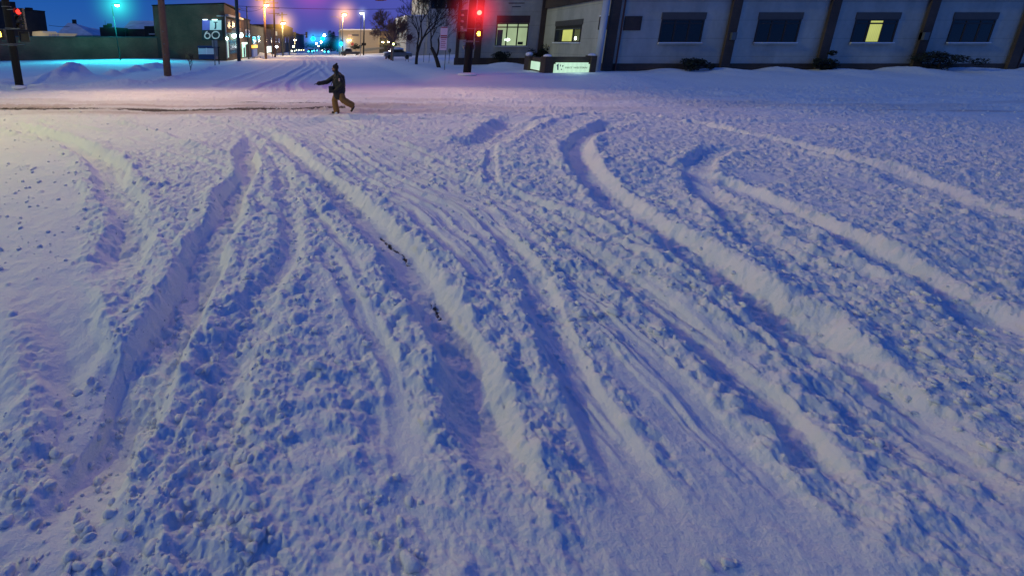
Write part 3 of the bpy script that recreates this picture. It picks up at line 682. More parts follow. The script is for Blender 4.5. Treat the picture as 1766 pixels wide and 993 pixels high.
# wires
def wire(a, b, sag, label, r=.02):
    a, b = Vector(a), Vector(b); pts = []
    for k in range(13):
        u = k/12; q = a.lerp(b, u); q.z -= sag*4*u*(1-u); pts.append(q)
    tag(MB().tube(pts, r, 5).build('wire', METALD), label, 'wire', 'wires over the street')
wire(P(412, 11, 57), P(706, 15.5, 62), .2, 'thin wire crossing the sky from the grey pole to the bare tree', .025)
wire(P(412, 12, 57), P(429, 12, 66), .3, 'short wire between the grey pole and the thin pole')
wire(P(429, 13, 66), P(470, 6, 95), .5, 'wire running from the thin pole to the crossarm pole')
for k_, (xa, xb) in enumerate(((-3,-1.2),(3,1.2))):
    wire(P(458.5+xa, 1.5, 80), P(474.5+xb, 6, 95), .25, ['left wire from the first orange lamp pole to the three-crossarm pole','right wire from the first orange lamp pole to the three-crossarm pole'][k_], .03)
    wire(P(474.5+xa, 24, 95), P(488+xb*2, 26, 110), .3, ['left low wire between the crossarm pole and the yellow lamp pole','right low wire between the crossarm pole and the yellow lamp pole'][k_], .03)
wire(P(412, 17, 57), P(458.5, 10, 80), .5, 'sagging wire from the tall grey pole to the first orange lamp pole', .025)
wire(P(84, 44, 70), P(120, 46, 72), .1, 'low wire from the dark block to the snowy roofed house', .03)

# distant mast arm
t = empty('traffic_signal', P(486, 90, 118), 'far mast arm with two dark signal heads reaching over the street', 'traffic signal')
b0 = P(487, 92, 118); a0 = P(487, 62, 118); a1 = P(529, 59.5, 118)
MB().tube([b0, a0+Vector((0,0,.6))], .15, 10).build('pole', METALD, t)
MB().tube([a0, a1], [.12, .07], 8).build('mast_arm', METALD, t)
for px in (508.5, 528.5): signal_head(t, P(px, 57.3, 117.6), (0, -1, 0), {}, 1.35)
# green signals down the street
def far_green(px, py, Y, side, label, r=.5, h=1.0, mt=None):
    c = P(px, py, Y); x0 = P(px+side, py, Y).x; z0 = zb(x0, Y)
    t = empty('traffic_signal', (x0, Y, z0), label, 'traffic signal')
    MB().tube([(x0, Y, z0-.2), (x0, Y, c.z+.9)], .13, 8).build('pole', METALD, t)
    MB().tube([(x0, Y, c.z+.7), (c.x, Y, c.z+.8)], .07, 8).build('mast_arm', METALD, t)
    signal_head(t, c+Vector((0, -.3, .72*r/.14*.14/.36*.5+.5)), (0, -1, 0), {}, 1.3)
    MB().ell(c+Vector((0, -.6, 0)), (r, .2, r)).build('lens', mt or GREENL, t, True)
    halo(c+Vector((0, -.6, 0)), r*8*h, (.0, .50, 1.0), .75, 'added cyan glare halo round the '+label)
far_green(540, 67.5, 150, 55, 'first cyan signal over the street from the left', .55)
far_green(556.5, 67, 185, 36, 'pale cyan signal over the street just right of the first', .62)
far_green(588.5, 76.5, 119, 3, 'cyan signal on the right kerb low beside the beige building', .42)
for (px, py, Y, mt, lb, r) in ((559.5, 61.5, 200, WHITEL, 'white lamp above the cyan signals down the street', .5), (554, 73, 220, WHITEL, 'white lamp just below the second cyan signal', .42), (545.5, 75.5, 240, WHITEL, 'small white lamp between the cyan signals and the cars', .32), (549, 80, 260, WARMW, 'faint low lamp above the cars down the street', .28),
        (477.5, 81, 100, WHITEL, 'white lamp at the foot of the dark brick row', .2), (506, 80.5, 170, WARMW, 'dim yellow lamp above the row of headlights', .28), (678.5, 76.5, 62, glow('lime_lamp', (.8, 1, .25), 9), 'short lamp post with a yellow green globe right of the beige building', .14)):
    c = P(px, py, Y); z0 = zb(c.x, Y)
    t = empty('street_lamp', (c.x, Y, z0), lb, 'street lamp', 'small distant lamps')
    MB().tube([(c.x, Y+.02, z0-.2), (c.x, Y+.02, c.z)], .07 if Y > 90 else .1, 8).build('pole', METALG, t)
    MB().ell((c.x, Y-.05, c.z), r).build('bulb', mt, t, True)

# ------------------------------------------------------------------ cars far down the street
def car_mesh():
    body = MB(); prof = [(-2.2,.35),(-2.25,.7),(-2.1,.85),(-1.1,.95),(-.55,1.42),(.9,1.45),(1.6,.98),(2.15,.92),(2.25,.6),(2.2,.35)]
    body.prism([(-.85, y, z) for y, z in prof], (1.7, 0, 0)); return body
def make_car(px, py, Y, paint, hl, label, group='cars far down the street'):
    c = P(px, py, Y); z0 = zb(c.x, Y)-.0
    t = empty('car', (c.x, Y, z0), label, 'car', group)
    b = car_mesh(); b.v = [(x+c.x, y+Y, z+z0) for x, y, z in b.v]; b.build('body', paint, t, bevel=.08)
    g = MB(); g.prism([(c.x-.7, Y-1.16, z0+.99), (c.x+.7, Y-1.16, z0+.99), (c.x+.62, Y-.65, z0+1.38), (c.x-.62, Y-.65, z0+1.38)], (0, -.03, .02)); g.build('windscreen', GLASSD, t)
    for sx in (-.86, .86):
        for sy in (-1.4, 1.4):
            MB().tube([(c.x+sx-.09, Y+sy, z0+.33), (c.x+sx+.09, Y+sy, z0+.33)], .33, 14).build('wheel', BLACK, t)
    for sx in (-.6, .6): MB().ell((c.x+sx, Y-2.26, z0+.66), (.20, .06, .16) if Y < 100 else (.24, .08, .2)).build('headlight', hl, t, True)
    return t
CARD = mat('dark_car_paint', (.02, .022, .03), .3, .1, 2); CARG = mat('grey_car_paint', (.15, .16, .18), .3, .1, 2)
CYH = glow('cyan_headlight', (.05, .7, 1.0), 9); WHH = glow('white_headlight', (.9, 1, .75), 8); YH = glow('yellow_headlight', (1, .85, .4), 7)
for a in ((506.5, 89, 175, CARD, WHH, 'leftmost oncoming car with pale yellow headlights down the street'), (513.5, 87.5, 215, CARG, WHH, 'second oncoming car from the left with white headlights'),
          (522, 87, 235, CARD, YH, 'oncoming car with dim yellow headlights at the middle left'), (535.5, 90.5, 160, CARD, CYH, 'oncoming car with cyan headlights left of the pair'),
          (544.5, 88, 200, CARG, CYH, 'oncoming car with cyan headlights, the right one of the pair'), (558, 88, 205, CARD, WHH, 'oncoming car with white headlights on the right lane'), (563, 91, 150, CARG, CYH, 'rightmost oncoming car with cyan headlights')):
    make_car(*a)
# ------------------------------------------------------------------ left side of the street
def wallpts(px0, Y0, px1, Y1, py=60):
    return Vector((P(px0, py, Y0).x, Y0)), Vector((P(px1, py, Y1).x, Y1))
def zof(py, Y, px=560): return P(px, py, Y).z
def bar(mb, a, b, h, w): return mb
# long low wall-like building
a, b = wallpts(-190, 54, 272, 71)
t = empty('long_brick_building', (a.x, a.y, 0), 'long low dark brick building with plain blank wall beyond the snowy car park', 'building')
MB().obox(a, b, 7, -.3, 3.05).build('wall', WBRICK, t)
MB().obox(a, b, 7.3, 3.053, 3.19, -.12).build('coping', mat('coping', (.10, .11, .10), .8, .2, 3), t)
# dark blocks far left
a, b = wallpts(-90, 62, 83, 82)
t = empty('dark_block_building', (a.x, a.y+6, 0), 'tall near-black brick block behind the left signal pole', 'building')
MB().obox(a, b, 12, -.2, 7.45).build('wall', DBRICK, t); MB().obox(a, b, 12.2, 7.453, 7.6, -.08).build('parapet', METALD, t)
a, b = wallpts(4, 84, 35, 86); MB().obox(a, b, 6, 7.4, zof(3, 85)).build('roof_block', DBRICK, t)
b = MB(); c = P(47, 19, 78); b.box(c.x-.35, c.x+.35, 78, 79, 7.55, 7.9); b.build('roof_vent', METALD, t)
# pale lit canopy
Y = 77; pts = [(56,55),(72,54),(75.5,57),(112,58),(105,64),(96,67.5),(60,67.5),(55.5,61)]
t = empty('canopy', (P(80,65,Y).x, Y, 2.6), 'pale lit canopy with pointed right end rising behind the long wall', 'canopy')
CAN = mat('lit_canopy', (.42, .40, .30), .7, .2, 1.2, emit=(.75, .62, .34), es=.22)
MB().prism([P(x, y, Y) for x, y in pts], (0, 4, 0)).build('fascia', CAN, t)
b = MB()
for x in (86, 91, 95, 100): b.prism([P(x-1.2, 59.5, Y-.02), P(x+1.4, 59.5, Y-.02), P(x+1.2, 63, Y-.02), P(x-1.2, 63, Y-.02)], (0, .015, 0))
b.build('slot', mat('pale_slot', (.5, .5, .52), .6, .1, 3), t)
MB().tube([P(64, 62, Y+2), (P(64,62,Y).x, Y+2, 0)], .12, 8).tube([P(100, 62, Y+2), (P(100,62,Y).x, Y+2, 0)], .12, 8).build('post', METALD, t)
light('lamp', P(60, 60, Y-1.2), (1, .7, .3), 25, t, .2)
# houses behind
def hip_house(pxl, pxr, ye, pxa0, pxa1, ya, Y, depth, label, wallm=None, chim=None):
    l = P(pxl, ye, Y); r = P(pxr, ye, Y); z0 = 0
    t = empty('house', (l.x, Y, 0), label, 'house')
    MB().box(l.x+.5, r.x-.5, Y+.4, Y+depth, -.3, l.z-.003).build('wall', wallm or DBRICK, t)
    A0 = P(pxa0, ya, Y+depth/2); A1 = P(pxa1, ya, Y+depth/2); zt = P(pxa0, ya, Y+depth/2).z
    e = [(l.x, Y, l.z), (r.x, Y, l.z), (r.x, Y+depth+.4, l.z), (l.x, Y+depth+.4, l.z)]
    m = MB(); m.v = e+[(A0.x, Y+depth/2, zt), (A1.x, Y+depth/2, zt)]+[(x, y, z-.18) for x, y, z in e]
    m.f = [(0,1,5,4),(1,2,5),(2,3,4,5),(3,0,4),(0,6,7,1),(1,7,8,2),(2,8,9,3),(3,9,6,0),(6,9,8,7)]
    m.build('roof', mat('thin_roof_snow', (.55, .57, .60), .8, .45, .8), t)
    if chim:
        c = P(chim, ya, Y+depth/2); MB().box(c.x-.3, c.x+.3, c.y-.3, c.y+.3, zt-1.2, zt+.65).build('chimney', DBRICK, t)
    return t
hip_house(96, 160, 60.5, 117, 127, 40, 92, 9, 'house with steep snow-dusted hip roof and chimney behind the long wall', chim=128.5)
hip_house(136, 176, 59, 144, 160, 48.5, 106, 8, 'lower snow-roofed house right of the chimney house')
t = empty('roof_plant_building', (P(184,60,84).x, 84, 0), 'small flat block with round tank and antenna on top left of the teal lamp', 'building')
l, r = P(171.5, 47.5, 84), P(196, 47.5, 84); MB().box(l.x, r.x, 84, 90, -.2, l.z).build('wall', DBRICK, t)
c = P(180.5, 45, 85); MB().box(c.x-.3, c.x+.35, 85, 85.8, l.z, P(180,43.5,85).z).build('vent_box', METALD, t)
c = P(188, 44, 85); MB().tube([(c.x-.35, 85.2, c.z), (c.x+.35, 85.2, c.z)], .32, 16).tube([(c.x, 85.2, l.z), (c.x, 85.2, c.z-.3)], .08, 6).build('tank', METALD, t)
c = P(181, 36, 85.4); MB().tube([(c.x, 85.4, l.z+.3), (c.x, 85.4, c.z)], .03, 6).build('antenna', METALD, t)
t = empty('flat_roof_building', (P(240,60,90).x, 90, 0), 'building with sloping snowy roof behind the wall next to the number building', 'building')
l, r = P(214, 50.5, 90), P(300, 50.5, 90); MB().box(l.x, r.x, 90, 100, -.2, l.z-.003).build('wall', GBRICK, t)
m = MB(); zt = zof(36.5, 95); l2 = P(225, 36.5, 95)
m.v = [(l.x-.2, 89.8, l.z), (r.x, 89.8, l.z), (r.x, 95, zt), (l2.x, 95, zt), (l.x-.2, 100.2, l.z), (r.x, 100.2, l.z)]
m.f = [(0,1,2,3), (0,3,4), (3,2,5,4), (1,5,2), (0,4,5,1)]; m.build('roof', mat('thin_roof_snow', (.55,.57,.60), .8, .45, .8), t)
t = empty('dark_shed', (P(258,60,80).x, 80, 0), 'black flat-topped shed with a snowy ledge against the number building', 'shed')
l, r = P(248.5, 45.5, 80), P(290, 45.5, 80); MB().box(l.x, r.x, 80, 84, -.2, l.z).build('wall', DBRICK, t)
s = P(258, 60, 79.8); MB().box(s.x, r.x, 79.5, 79.99, s.z, s.z+.14).build('snowy_ledge', ROOFSNOW, t)
t = MB(); x0, x1 = P(200,50,88).x, P(216,50,88).x
for z in (zof(51,88), zof(55,88)): t.box(x0, x1, 88, 88.06, z-.04, z+.04)
for x in (x0+.1, (x0+x1)/2, x1-.1): t.box(x-.04, x+.04, 88.063, 88.12, 0, zof(50,88))
tag(t.build('railing', METALG), 'thin rooftop railing under the teal lamp', 'railing')

# number building
A, B = wallpts(267, 71, 389, 67)
TOPZ = 7.6
t = empty('corner_brick_building', (A.x, A.y, 0), 'tall dark brick building with blank side wall bearing the number sign', 'building')
Cc = Vector((B.x, 79.6))
w = MB(); w.prism([(A.x, A.y, -.3), (B.x, B.y, -.3), (Cc.x, Cc.y, -.8), (A.x, 82, -.3)], (0, 0, TOPZ+.3)); w.build('wall', GBRICK, t)
w = MB(); w.prism([(A.x-.08, A.y-.08, TOPZ+.03), (B.x+.08, B.y-.08, TOPZ+.03), (Cc.x+.08, Cc.y, TOPZ+.03), (A.x-.08, 82, TOPZ+.03)], (0, 0, .16)); w.build('parapet', METALD, t)
xs = B.x
MB().box(xs+.003, xs+.5, 67.3, 79.5, 6.0, 6.25).build('cornice', mat('pale_trim', (.45, .45, .42), .7, .1, 3), t)
MB().box(xs+.003, xs+.10, 67.0, 67.35, .1, 6.0).build('corner_trim', mat('pale_trim', (.45,.45,.42), .7, .1, 3), t)
for (y0, y1, z0, z1) in ((68.2, 70.6, 4.2, 5.7), (71.6, 74.0, 4.2, 5.7), (75, 77.6, 4.2, 5.7)):
    f = MB().box(xs+.003, xs+.06, y0, y1, z0, z1).build('window', WOODG, t); MB().box(xs+.063, xs+.08, y0+.12, y1-.12, z0+.12, z1-.12).build('pane', GLASSD, f)
b = MB().box(xs+.003, xs+.9, 68, 75, 3.55, 3.72)
for k in range(15): b.box(xs+.8, xs+.84, 68.02+k*.5, 68.06+k*.5, 3.723, 4.4)
b.box(xs+.78, xs+.86, 68, 75.2, 4.403, 4.46); b.build('balcony', mat('pale_trim', (.45,.45,.42), .7, .1, 3), t)
SHOPG = glow('shop_glow_green', (.45, 1.0, .72), .8); SHOPW = glow('shop_glow_white', (.75, 1, .9), 1.3)
MB().box(xs+.003, xs+.05, 67.6, 68.4, .2, 2.9).build('door', mat('lit_door', (.5,.6,.55), .6, .1, 3, emit=(.6,1,.85), es=.5), t)
b = MB().box(xs+.003, xs+.04, 69.2, 77, .7, 2.7); b.build('shop_window', GLASSD, t)
b = MB()
for z in (1.3, 1.9): b.box(xs+.043, xs+.08, 69.2, 77, z, z+.06)
b.build('window_bar', METALG, t)
sp = P(406, 61, 73); s = MB().ell((xs+.35, 71.5, 3.35), (.34, .34, .34)).build('flood_lamp', glow('flood_lamp', (.6, 1, .9), 16), t, True)
light('lamp', (xs+.95, 71.5, 3.3), (.6, 1, .88), 120, t, .2)
halo((xs+.5, 71.2, 3.35), 1.4, (.35, .9, .75), .5, 'added pale green glare halo round the shop flood lamp')
MB().ell((xs+.35, 77.5, 3.5), (.3, .3, .4)).build('flood_lamp', glow('flood_lamp', (.6, 1, .9), 16), t, True)
MB().ell((xs+.2, 66.9, 2.9), (.16, .12, .2)).build('flood_lamp', glow('flood_lamp', (.6, 1, .9), 16), t, True)
# wall sign with the number
def onwall(px, py, off=.0):
    """point on the blank side wall A->B seen at a pixel column/row"""
    k = (px-PX)/F
    # solve along the wall
    d = B-A; u = (k*A.y-A.x)/(d.x-k*d.y) if abs(d.x-k*d.y) > 1e-9 else 0
    for _ in range(8):
        q = A+d*u; X = P(px, py, q.y).x; u += (X-q.x)/d.x
    q = A+d*u; n = Vector((d.y, -d.x)).normalized()
    return Vector((q.x+n.x*off, q.y+n.y*off, P(px, py, q.y).z))
def wquad(mb, x0, y0, x1, y1, o0, o1):
    q = []
    za, zb_ = onwall(x0, y1, 0).z, onwall(x0, y0, 0).z
    for z, ref in ((za, y1), (zb_, y0)):
        for (x, o) in ((x0, o1), (x1, o1), (x1, o0), (x0, o0)):
            p = onwall(x, ref, o); q.append((p.x, p.y, z))
    return mb.quadbox(q)
p = onwall(367, 60, .1)
t = empty('wall_sign', p, 'lit sign of a blue and a white panel above the large pale number 60', 'sign')
wquad(MB(), 349, 33.5, 384.5, 70, .02, .16).build('backboard', mat('sign_board', (.02,.025,.028), .6, .2, 3), t)
BLUEP = mat('blue_panel', (.10, .13, .45), .6, .1, 2, emit=(.10, .14, .5), es=.35)
WHITEP = mat('white_panel', (.5, .62, .6), .6, .1, 2, emit=(.35, .62, .58), es=.45)
wquad(MB(), 350.3, 36, 363, 52.4, .163, .22).build('blue_panel', BLUEP, t)
wp = wquad(MB(), 363.4, 36, 383, 52.4, .163, .22).build('white_panel', WHITEP, t)
def wtube(mb, pts, r, off=.26, n=6): return mb.tube([onwall(x, y, off) for x, y in pts], r, n)
m = MB(); m = wquad(m, 370, 38.2, 376.6, 39.8, .223, .25); m = wquad(m, 372.2, 39.9, 374.6, 48, .223, .25)
m.prism([onwall(374.6, 48, .223), onwall(374.2, 50, .223), onwall(372.4, 51, .223), onwall(371, 50.4, .223), onwall(371.4, 49.5, .223), onwall(372.2, 48, .223)], (onwall(372,50,.25)-onwall(372,50,.223)))
m.build('letter', mat('letter_ink', (.01,.05,.08), .5, .1, 2), wp)
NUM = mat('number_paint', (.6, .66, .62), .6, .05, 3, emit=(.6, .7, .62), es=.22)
six = [(359.0+4.6*math.cos(a), 62.3+4.6*math.sin(a)) for a in [math.radians(d) for d in range(-150, 215, 15)]]
tail = [(355.0, 60.2), (355.8, 57.8), (357.2, 56), (359, 54.6)]
m = MB(); wtube(m, six, .085, .2); wtube(m, tail, .085, .2); m.build('number_six', NUM, t)
m = MB(); wtube(m, [(373.3+6.4*math.cos(math.radians(d)), 61.0+5.9*math.sin(math.radians(d))) for d in range(0, 361, 15)], .085, .2); m.build('number_zero', NUM, t)
for x0, x1, mm in ((353, 360, WHITEL), (369, 377, TEALL)):
    wquad(MB(), x0, 34.2, x1, 35.4, .3, .55).build('strip_lamp', mat('strip_light_'+str(int(x0)), (.6,.6,.6), .5, 0, emit=(.75,.9,1) if x0 < 360 else (.6,1,.9), es=3), t)
light('lamp', onwall(373, 33.5, 1.4), (.5, 1, .85), 14, t, .2); light('lamp', onwall(356, 33.5, 1.4), (.5, .6, 1), 10, t, .2)
q = onwall(381, 28, .1); tag(wquad(MB(), 377.5, 27.4, 385.5, 29.2, .003, .6).build('wall_canopy', mat('pale_trim', (.45,.45,.42), .7, .1, 3)), 'small snowy ledge high on the number building near its street corner', 'ledge')

# container in front of the wall
Y = 63; l, r = P(342, 90, Y), P(371, 90, Y); zt, zb0 = zof(81, Y), zof(96, Y)
t = empty('container', ((l.x+r.x)/2, Y, 0), 'low blue bin with white gridded front beside the number building', 'container')
BLU = mat('blue_steel', (.02, .03, .11), .6, .2, 3)
MB().box(l.x, r.x, Y, Y+1.6, .15, zt-.12).build('body', BLU, t, bevel=.02)
MB().box(l.x-.05, r.x+.05, Y-.05, Y+1.65, zt-.117, zt+.12).build('lid', BLU, t)
m = MB(); W = r.x-l.x
for x in (l.x+.05, l.x+W*.48, r.x-.1): m.box(x, x+.07, Y-.07, Y-.003, zb0+.15, zt-.16)
for k in range(6): z = zb0+.2+k*(zt-.3-zb0-.2)/5; m.box(l.x+.05, r.x-.05, Y-.05, Y-.006, z-.04, z+.04)
m.build('grid_front', mat('white_grid_glow', (.75,.78,.78), .7, .1, 3, emit=(.3,.4,.45), es=.18), t)  # faint emission stands in for light falling on the grid
MB().box(l.x+.2, r.x-.2, Y-.035, Y-.008, zb0+.2, zt-.2).build('panel', mat('pale_panel', (.34,.38,.39), .7, .3, 3), t)
# row of shops along the left kerb
def shop(y0, y1, z1, m, label, wins=(), extra=None, x=-14.6, dz=0):
    g = zb(-11, (y0+y1)/2)
    t = empty('shop_building', (x, y0, g), label, 'building', 'shop buildings along the left kerb')
    MB().box(x-12, x, y0, y1, g-1, z1).build('wall', m, t)
    MB().box(x-12.1, x+.15, y0-.05, y1+.05, z1+.003, z1+.16).build('roof_edge', ROOFSNOW if dz else METALD, t)
    for (a, b_, c, d) in wins:
        f = MB().box(x+.003, x+.06, a, b_, c, d).build('window', WOODG, t)
        MB().box(x+.063, x+.075, a+.15, b_-.15, c+.12, d-.12).build('pane', GLASSD, f)
    return t
t = shop(80.2, 92, 6.4, RBRICK, 'dark red brick shop with green-lit doorway next to the number building', ((85.5,88,3.2,4.8),(89,91,3.2,4.8)))
MB().box(-14.597, -14.4, 81.6, 84.6, -.2, 2.0).build('doorway', SHOPG, t); MB().box(-14.59, -13.9, 81, 85.2, 2.05, 2.35).build('awning', SHOPW, t)
MB().box(-14.39, -14.3, 82.3, 83.4, -.4, 1.5).build('door_leaf', GLASSD, t)
light('lamp', (-13.4, 82.8, 1.9), (.5, 1, .8), 60, t, .2)
t = shop(92.2, 112, 5.6, mat('slate_wall', (.045,.048,.055), .9, .3, 2), 'slate-coloured shop with an orange sign over a blue front', ((94,99,1.6,3.6),(101,105,2.2,3.8)))
MB().box(-14.597, -14.3, 92.8, 98.5, -.6, 1.0).build('blue_front', mat('blue_front', (.12,.16,.34), .6, .2, 2, emit=(.15,.2,.45), es=.3), t)
MB().box(-14.597, -14.2, 92.8, 98.5, 1.2, 1.8).build('sign_band', glow('orange_sign', (1, .5, .08), 1.6), t)
m = MB(); m.v = [(-26.6,92.2,5.8),(-14.4,92.2,5.8),(-14.4,112,5.8),(-26.6,112,5.8),(-20,92.2,7.9),(-20,112,6.8)]; m.f = [(0,1,4),(1,2,5,4),(2,3,5),(3,0,4,5)]; m.build('roof', mat('dark_roof', (.03,.032,.045), .8, .3, 1), t)
t = shop(112.2, 132, 5.6, RBRICK, 'brown brick shop with white lit signboards behind the first lamp pole', ((114,117,2.2,3.6),(126,129,2.2,3.6)))
for y0, y1 in ((112.6, 116.0), (119, 123)): MB().box(-14.597, -14.1, y0, y1, -.2, 1.3).build('lit_signboard', SHOPW, t)
MB().box(-14.597, -14.4, 112.6, 124, -1.6, -.5).build('lit_window', glow('warm_shopfront', (1,.5,.3), .8), t)
t = shop(132.2, 165, 6.2, mat('rust_wall', (.10,.050,.032), .9, .3, 2), 'rusty brown block under the yellow lamp', ((136,140,2,3.6),(146,150,2,3.6)))
MB().box(-14.5, -14.2, 136, 140, 4.2, 5.4).build('lit_panel', glow('tan_panel', (.8,.6,.35), .4), t)
t = shop(165.3, 215, 8.2, mat('dull_brick', (.07,.045,.04), .9, .3, 2), 'taller brick block at the far end of the shop row', ((170,176,2,4),(184,190,2,4)))
t = shop(215.5, 330, 6.5, mat('dusk_wall', (.06,.05,.06), .9, .3, 2), 'last dim block before the street fades out')
# rack and post signs
t = empty('bike_rack', P(443, 100, 62), 'low dark rack of bars half buried by the kerb', 'rack')
pp = pick(443, 102); m = MB()
for k in range(6): m.tube([(pp.x-.7+k*.26, pp.y, pp.z-.1), (pp.x-.7+k*.26, pp.y, pp.z+.42), (pp.x-.62+k*.26, pp.y, pp.z+.42), (pp.x-.62+k*.26, pp.y, pp.z-.1)], .025, 6)
m.build('bars', METALD, t); MB().tube([(pp.x-1.4, pp.y+.1, pp.z+.1), (pp.x+1.2, pp.y+.1, pp.z+.1)], .03, 6).build('rail', METALD, t)
pp = pick(371, 114); t = empty('post_sign', pp, 'grey sign back on a thin steel post before the number building', 'sign')
MB().tube([pp-Vector((0,0,.1)), (pp.x, pp.y, zof(70, pp.y))], .055, 8).build('post', METALG, t)
l, r = P(364.8,70,pp.y), P(375,81,pp.y); MB().box(l.x, r.x, pp.y+.06, pp.y+.09, r.z, l.z).build('plate', mat('sign_back', (.28,.31,.27), .6, .15, 4), t)
l, r = P(371,81,pp.y), P(375.5,98,pp.y); MB().box(l.x, r.x, pp.y+.06, pp.y+.085, r.z, l.z).build('lower_plate', mat('sign_back_dark', (.14,.17,.16), .6, .15, 4), t)
pp = pick(378, 112); t = empty('post_sign', pp, 'dark bare post standing just right of the grey sign', 'post')
MB().tube([pp-Vector((0,0,.1)), (pp.x, pp.y, zof(82, pp.y))], .06, 8).build('post', METALD, t)
MB().tube([(pp.x-.35, pp.y, zof(82,pp.y)), (pp.x+.2, pp.y, zof(82,pp.y))], .05, 8).build('cap', METALD, t)

# ------------------------------------------------------------------ trees
def tree_mesh(p, H, r0, seed, levels=5, spread=.55, first=.28, lean=(0,0), nb=(2,3), up=.25, maxn=9000):
    rnd = random.Random(seed); tr = MB(); br = MB(); cnt = [0]
    def grow(q, d, L, r, lv):
        if lv == 0 or r < .004 or cnt[0] > maxn: return
        cnt[0] += 1
        n = 4; pts = [q]; rad = [r]; dd = d.copy()
        for k in range(n):
            dd = (dd+Vector((rnd.gauss(0,.10), rnd.gauss(0,.10), rnd.gauss(0,.06)+up*.12))).normalized()
            pts.append(pts[-1]+dd*L/n); rad.append(r*(1-.25*(k+1)/n))
        (tr if lv == levels else br).tube(pts, rad, 9 if lv == levels else (6 if lv > levels-2 else 4), cap=False)
        for k in range(rnd.randint(*nb)):
            i = rnd.randint(2, n) if k else n
            a = rnd.random()*6.28; ax = pts[i]-pts[i-1]; ax.normalize()
            o = ax.orthogonal().normalized(); o.rotate(Matrix.Rotation(a, 3, ax))
            nd = (ax+o*rnd.uniform(spread*.6, spread*1.4)+Vector((0,0,up))).normalized()
            grow(pts[i], nd, L*rnd.uniform(.62, .85), max(.009 if p[1] < 60 else .016, rad[i]*rnd.uniform(.5, .75)), lv-1)
    d = Vector((lean[0], lean[1], 1)).normalized(); grow(Vector(p), d, H*first, r0, levels)
    return tr, br
def tree(px, py, H, r0, seed, label, bark, Y=None, **kw):
    p = pick(px, py) if Y is None else Vector((P(px, py, Y).x, Y, zb(P(px,py,Y).x, Y)))
    t = empty('bare_tree', (p.x, p.y, p.z), label, 'tree', 'bare street trees')
    tr, br = tree_mesh((p.x, p.y, p.z-.1), H, r0, seed, **kw)
    tr.build('trunk', bark, t, True); br.build('crown', bark, t, True)
    return t
tree(718, 111, 9.5, .15, 3, 'upright bare tree with dense twigs left of the parking sign', BARK, levels=8, spread=.5, first=.25, nb=(2,4), up=.22)
tree(757.5, 117, 7.6, .17, 12, 'forked bare tree leaning left beside the parking sign', BARK, levels=7, spread=.75, first=.24, lean=(-.16,0), nb=(2,4), up=.12)
tree(676, 84, 9.6, .20, 21, 'broad reddish bare tree before the end of the beige building', BARKR, Y=66.5, levels=8, spread=.62, first=.24, nb=(3,4), up=.16, maxn=4200)
tree(666, 82, 9.2, .16, 23, 'smaller reddish bare tree just left of the broad one', BARKR, Y=74, levels=7, spread=.6, first=.24, nb=(3,4), up=.16, maxn=2500)
t = tree(328.5, 124, 1.5, .035, 31, 'tiny bare sapling with a yellowish clump left of the post sign', BARK, levels=5, spread=.45, first=.36, nb=(2,4), up=.3)
def leaf_clump(c, r, n, seed, m, name, parent=None, s=.10):
    rnd = random.Random(seed); mb = MB(); lobes = [(Vector((rnd.gauss(0,.45), rnd.gauss(0,.45), rnd.gauss(0,.4))), rnd.uniform(.3,.6)) for _ in range(14)]
    for k in range(n):
        lo, lr = rnd.choice(lobes); v = Vector((rnd.gauss(0,1), rnd.gauss(0,1), rnd.gauss(0,1))).normalized()*lr*rnd.uniform(.6,1)+lo
        q = Vector(c)+Vector((v.x*r[0], v.y*r[1], v.z*r[2])); u = Vector((rnd.gauss(0,1), rnd.gauss(0,1), rnd.gauss(0,1))).normalized(); w = u.orthogonal().normalized()
        i = len(mb.v); ss_ = s*rnd.uniform(.5,1.3); mb.v += [tuple(q-w*ss_*.35), tuple(q+u*ss_), tuple(q+w*ss_*.35)]; mb.f.append((i,i+1,i+2))
    return mb.build(name, m, parent)
pp = pick(328.5, 124); leaf_clump((P(323,98,pp.y).x, pp.y, zof(98, pp.y)), (.22,.2,.22), 260, 4, mat('dry_leaves', (.26,.26,.10), .9, .4, 9), 'leaves', t, .05)
FIR = mat('evergreen', (.010,.016,.010), .9, .5, 7)
def shrub(px0, px1, y0, y1, Y, seed, label):
    cx = (px0+px1)/2; c = P(cx, (y0+y1)/2, Y); rx = (px1-px0)/2/F*Y; rz = (y1-y0)/2/F*Y
    t = empty('evergreen_shrub', (c.x, Y, zb(c.x, Y)), label, 'shrub', 'dark evergreen shrubs by the bank')
    MB().tube([(c.x, Y, zb(c.x,Y)-.1), (c.x, Y, c.z)], .05, 6).build('stem', BARK, t)
    leaf_clump(c, (rx*.95, rx*.8, rz*.95), 2600, seed, FIR, 'foliage', t, .12)
shrub(848, 876, 85, 110, 41.6, 1, 'round black-green shrub under the lit three-pane window')
shrub(924, 949, 75, 104, 41.8, 2, 'dark shrub in the inner corner above the low sign wall')
shrub(1176, 1222, 96, 124, 30.9, 7, 'low dark shrub under the first dark window right of the brown plaque'); shrub(1405, 1440, 98, 124, 31.0, 8, 'small dark shrub by the bank wall near the yellow lit window'); shrub(1585, 1660, 86, 124, 30.8, 9, 'widest dark shrub at the right end of the bank wall')
shrub(664, 694, 71, 84, 100, 3, 'dark bushes at the foot of the beige building'); shrub(606, 622, 78, 86, 104, 5, 'dark rounded bush left of the white lamp pole')
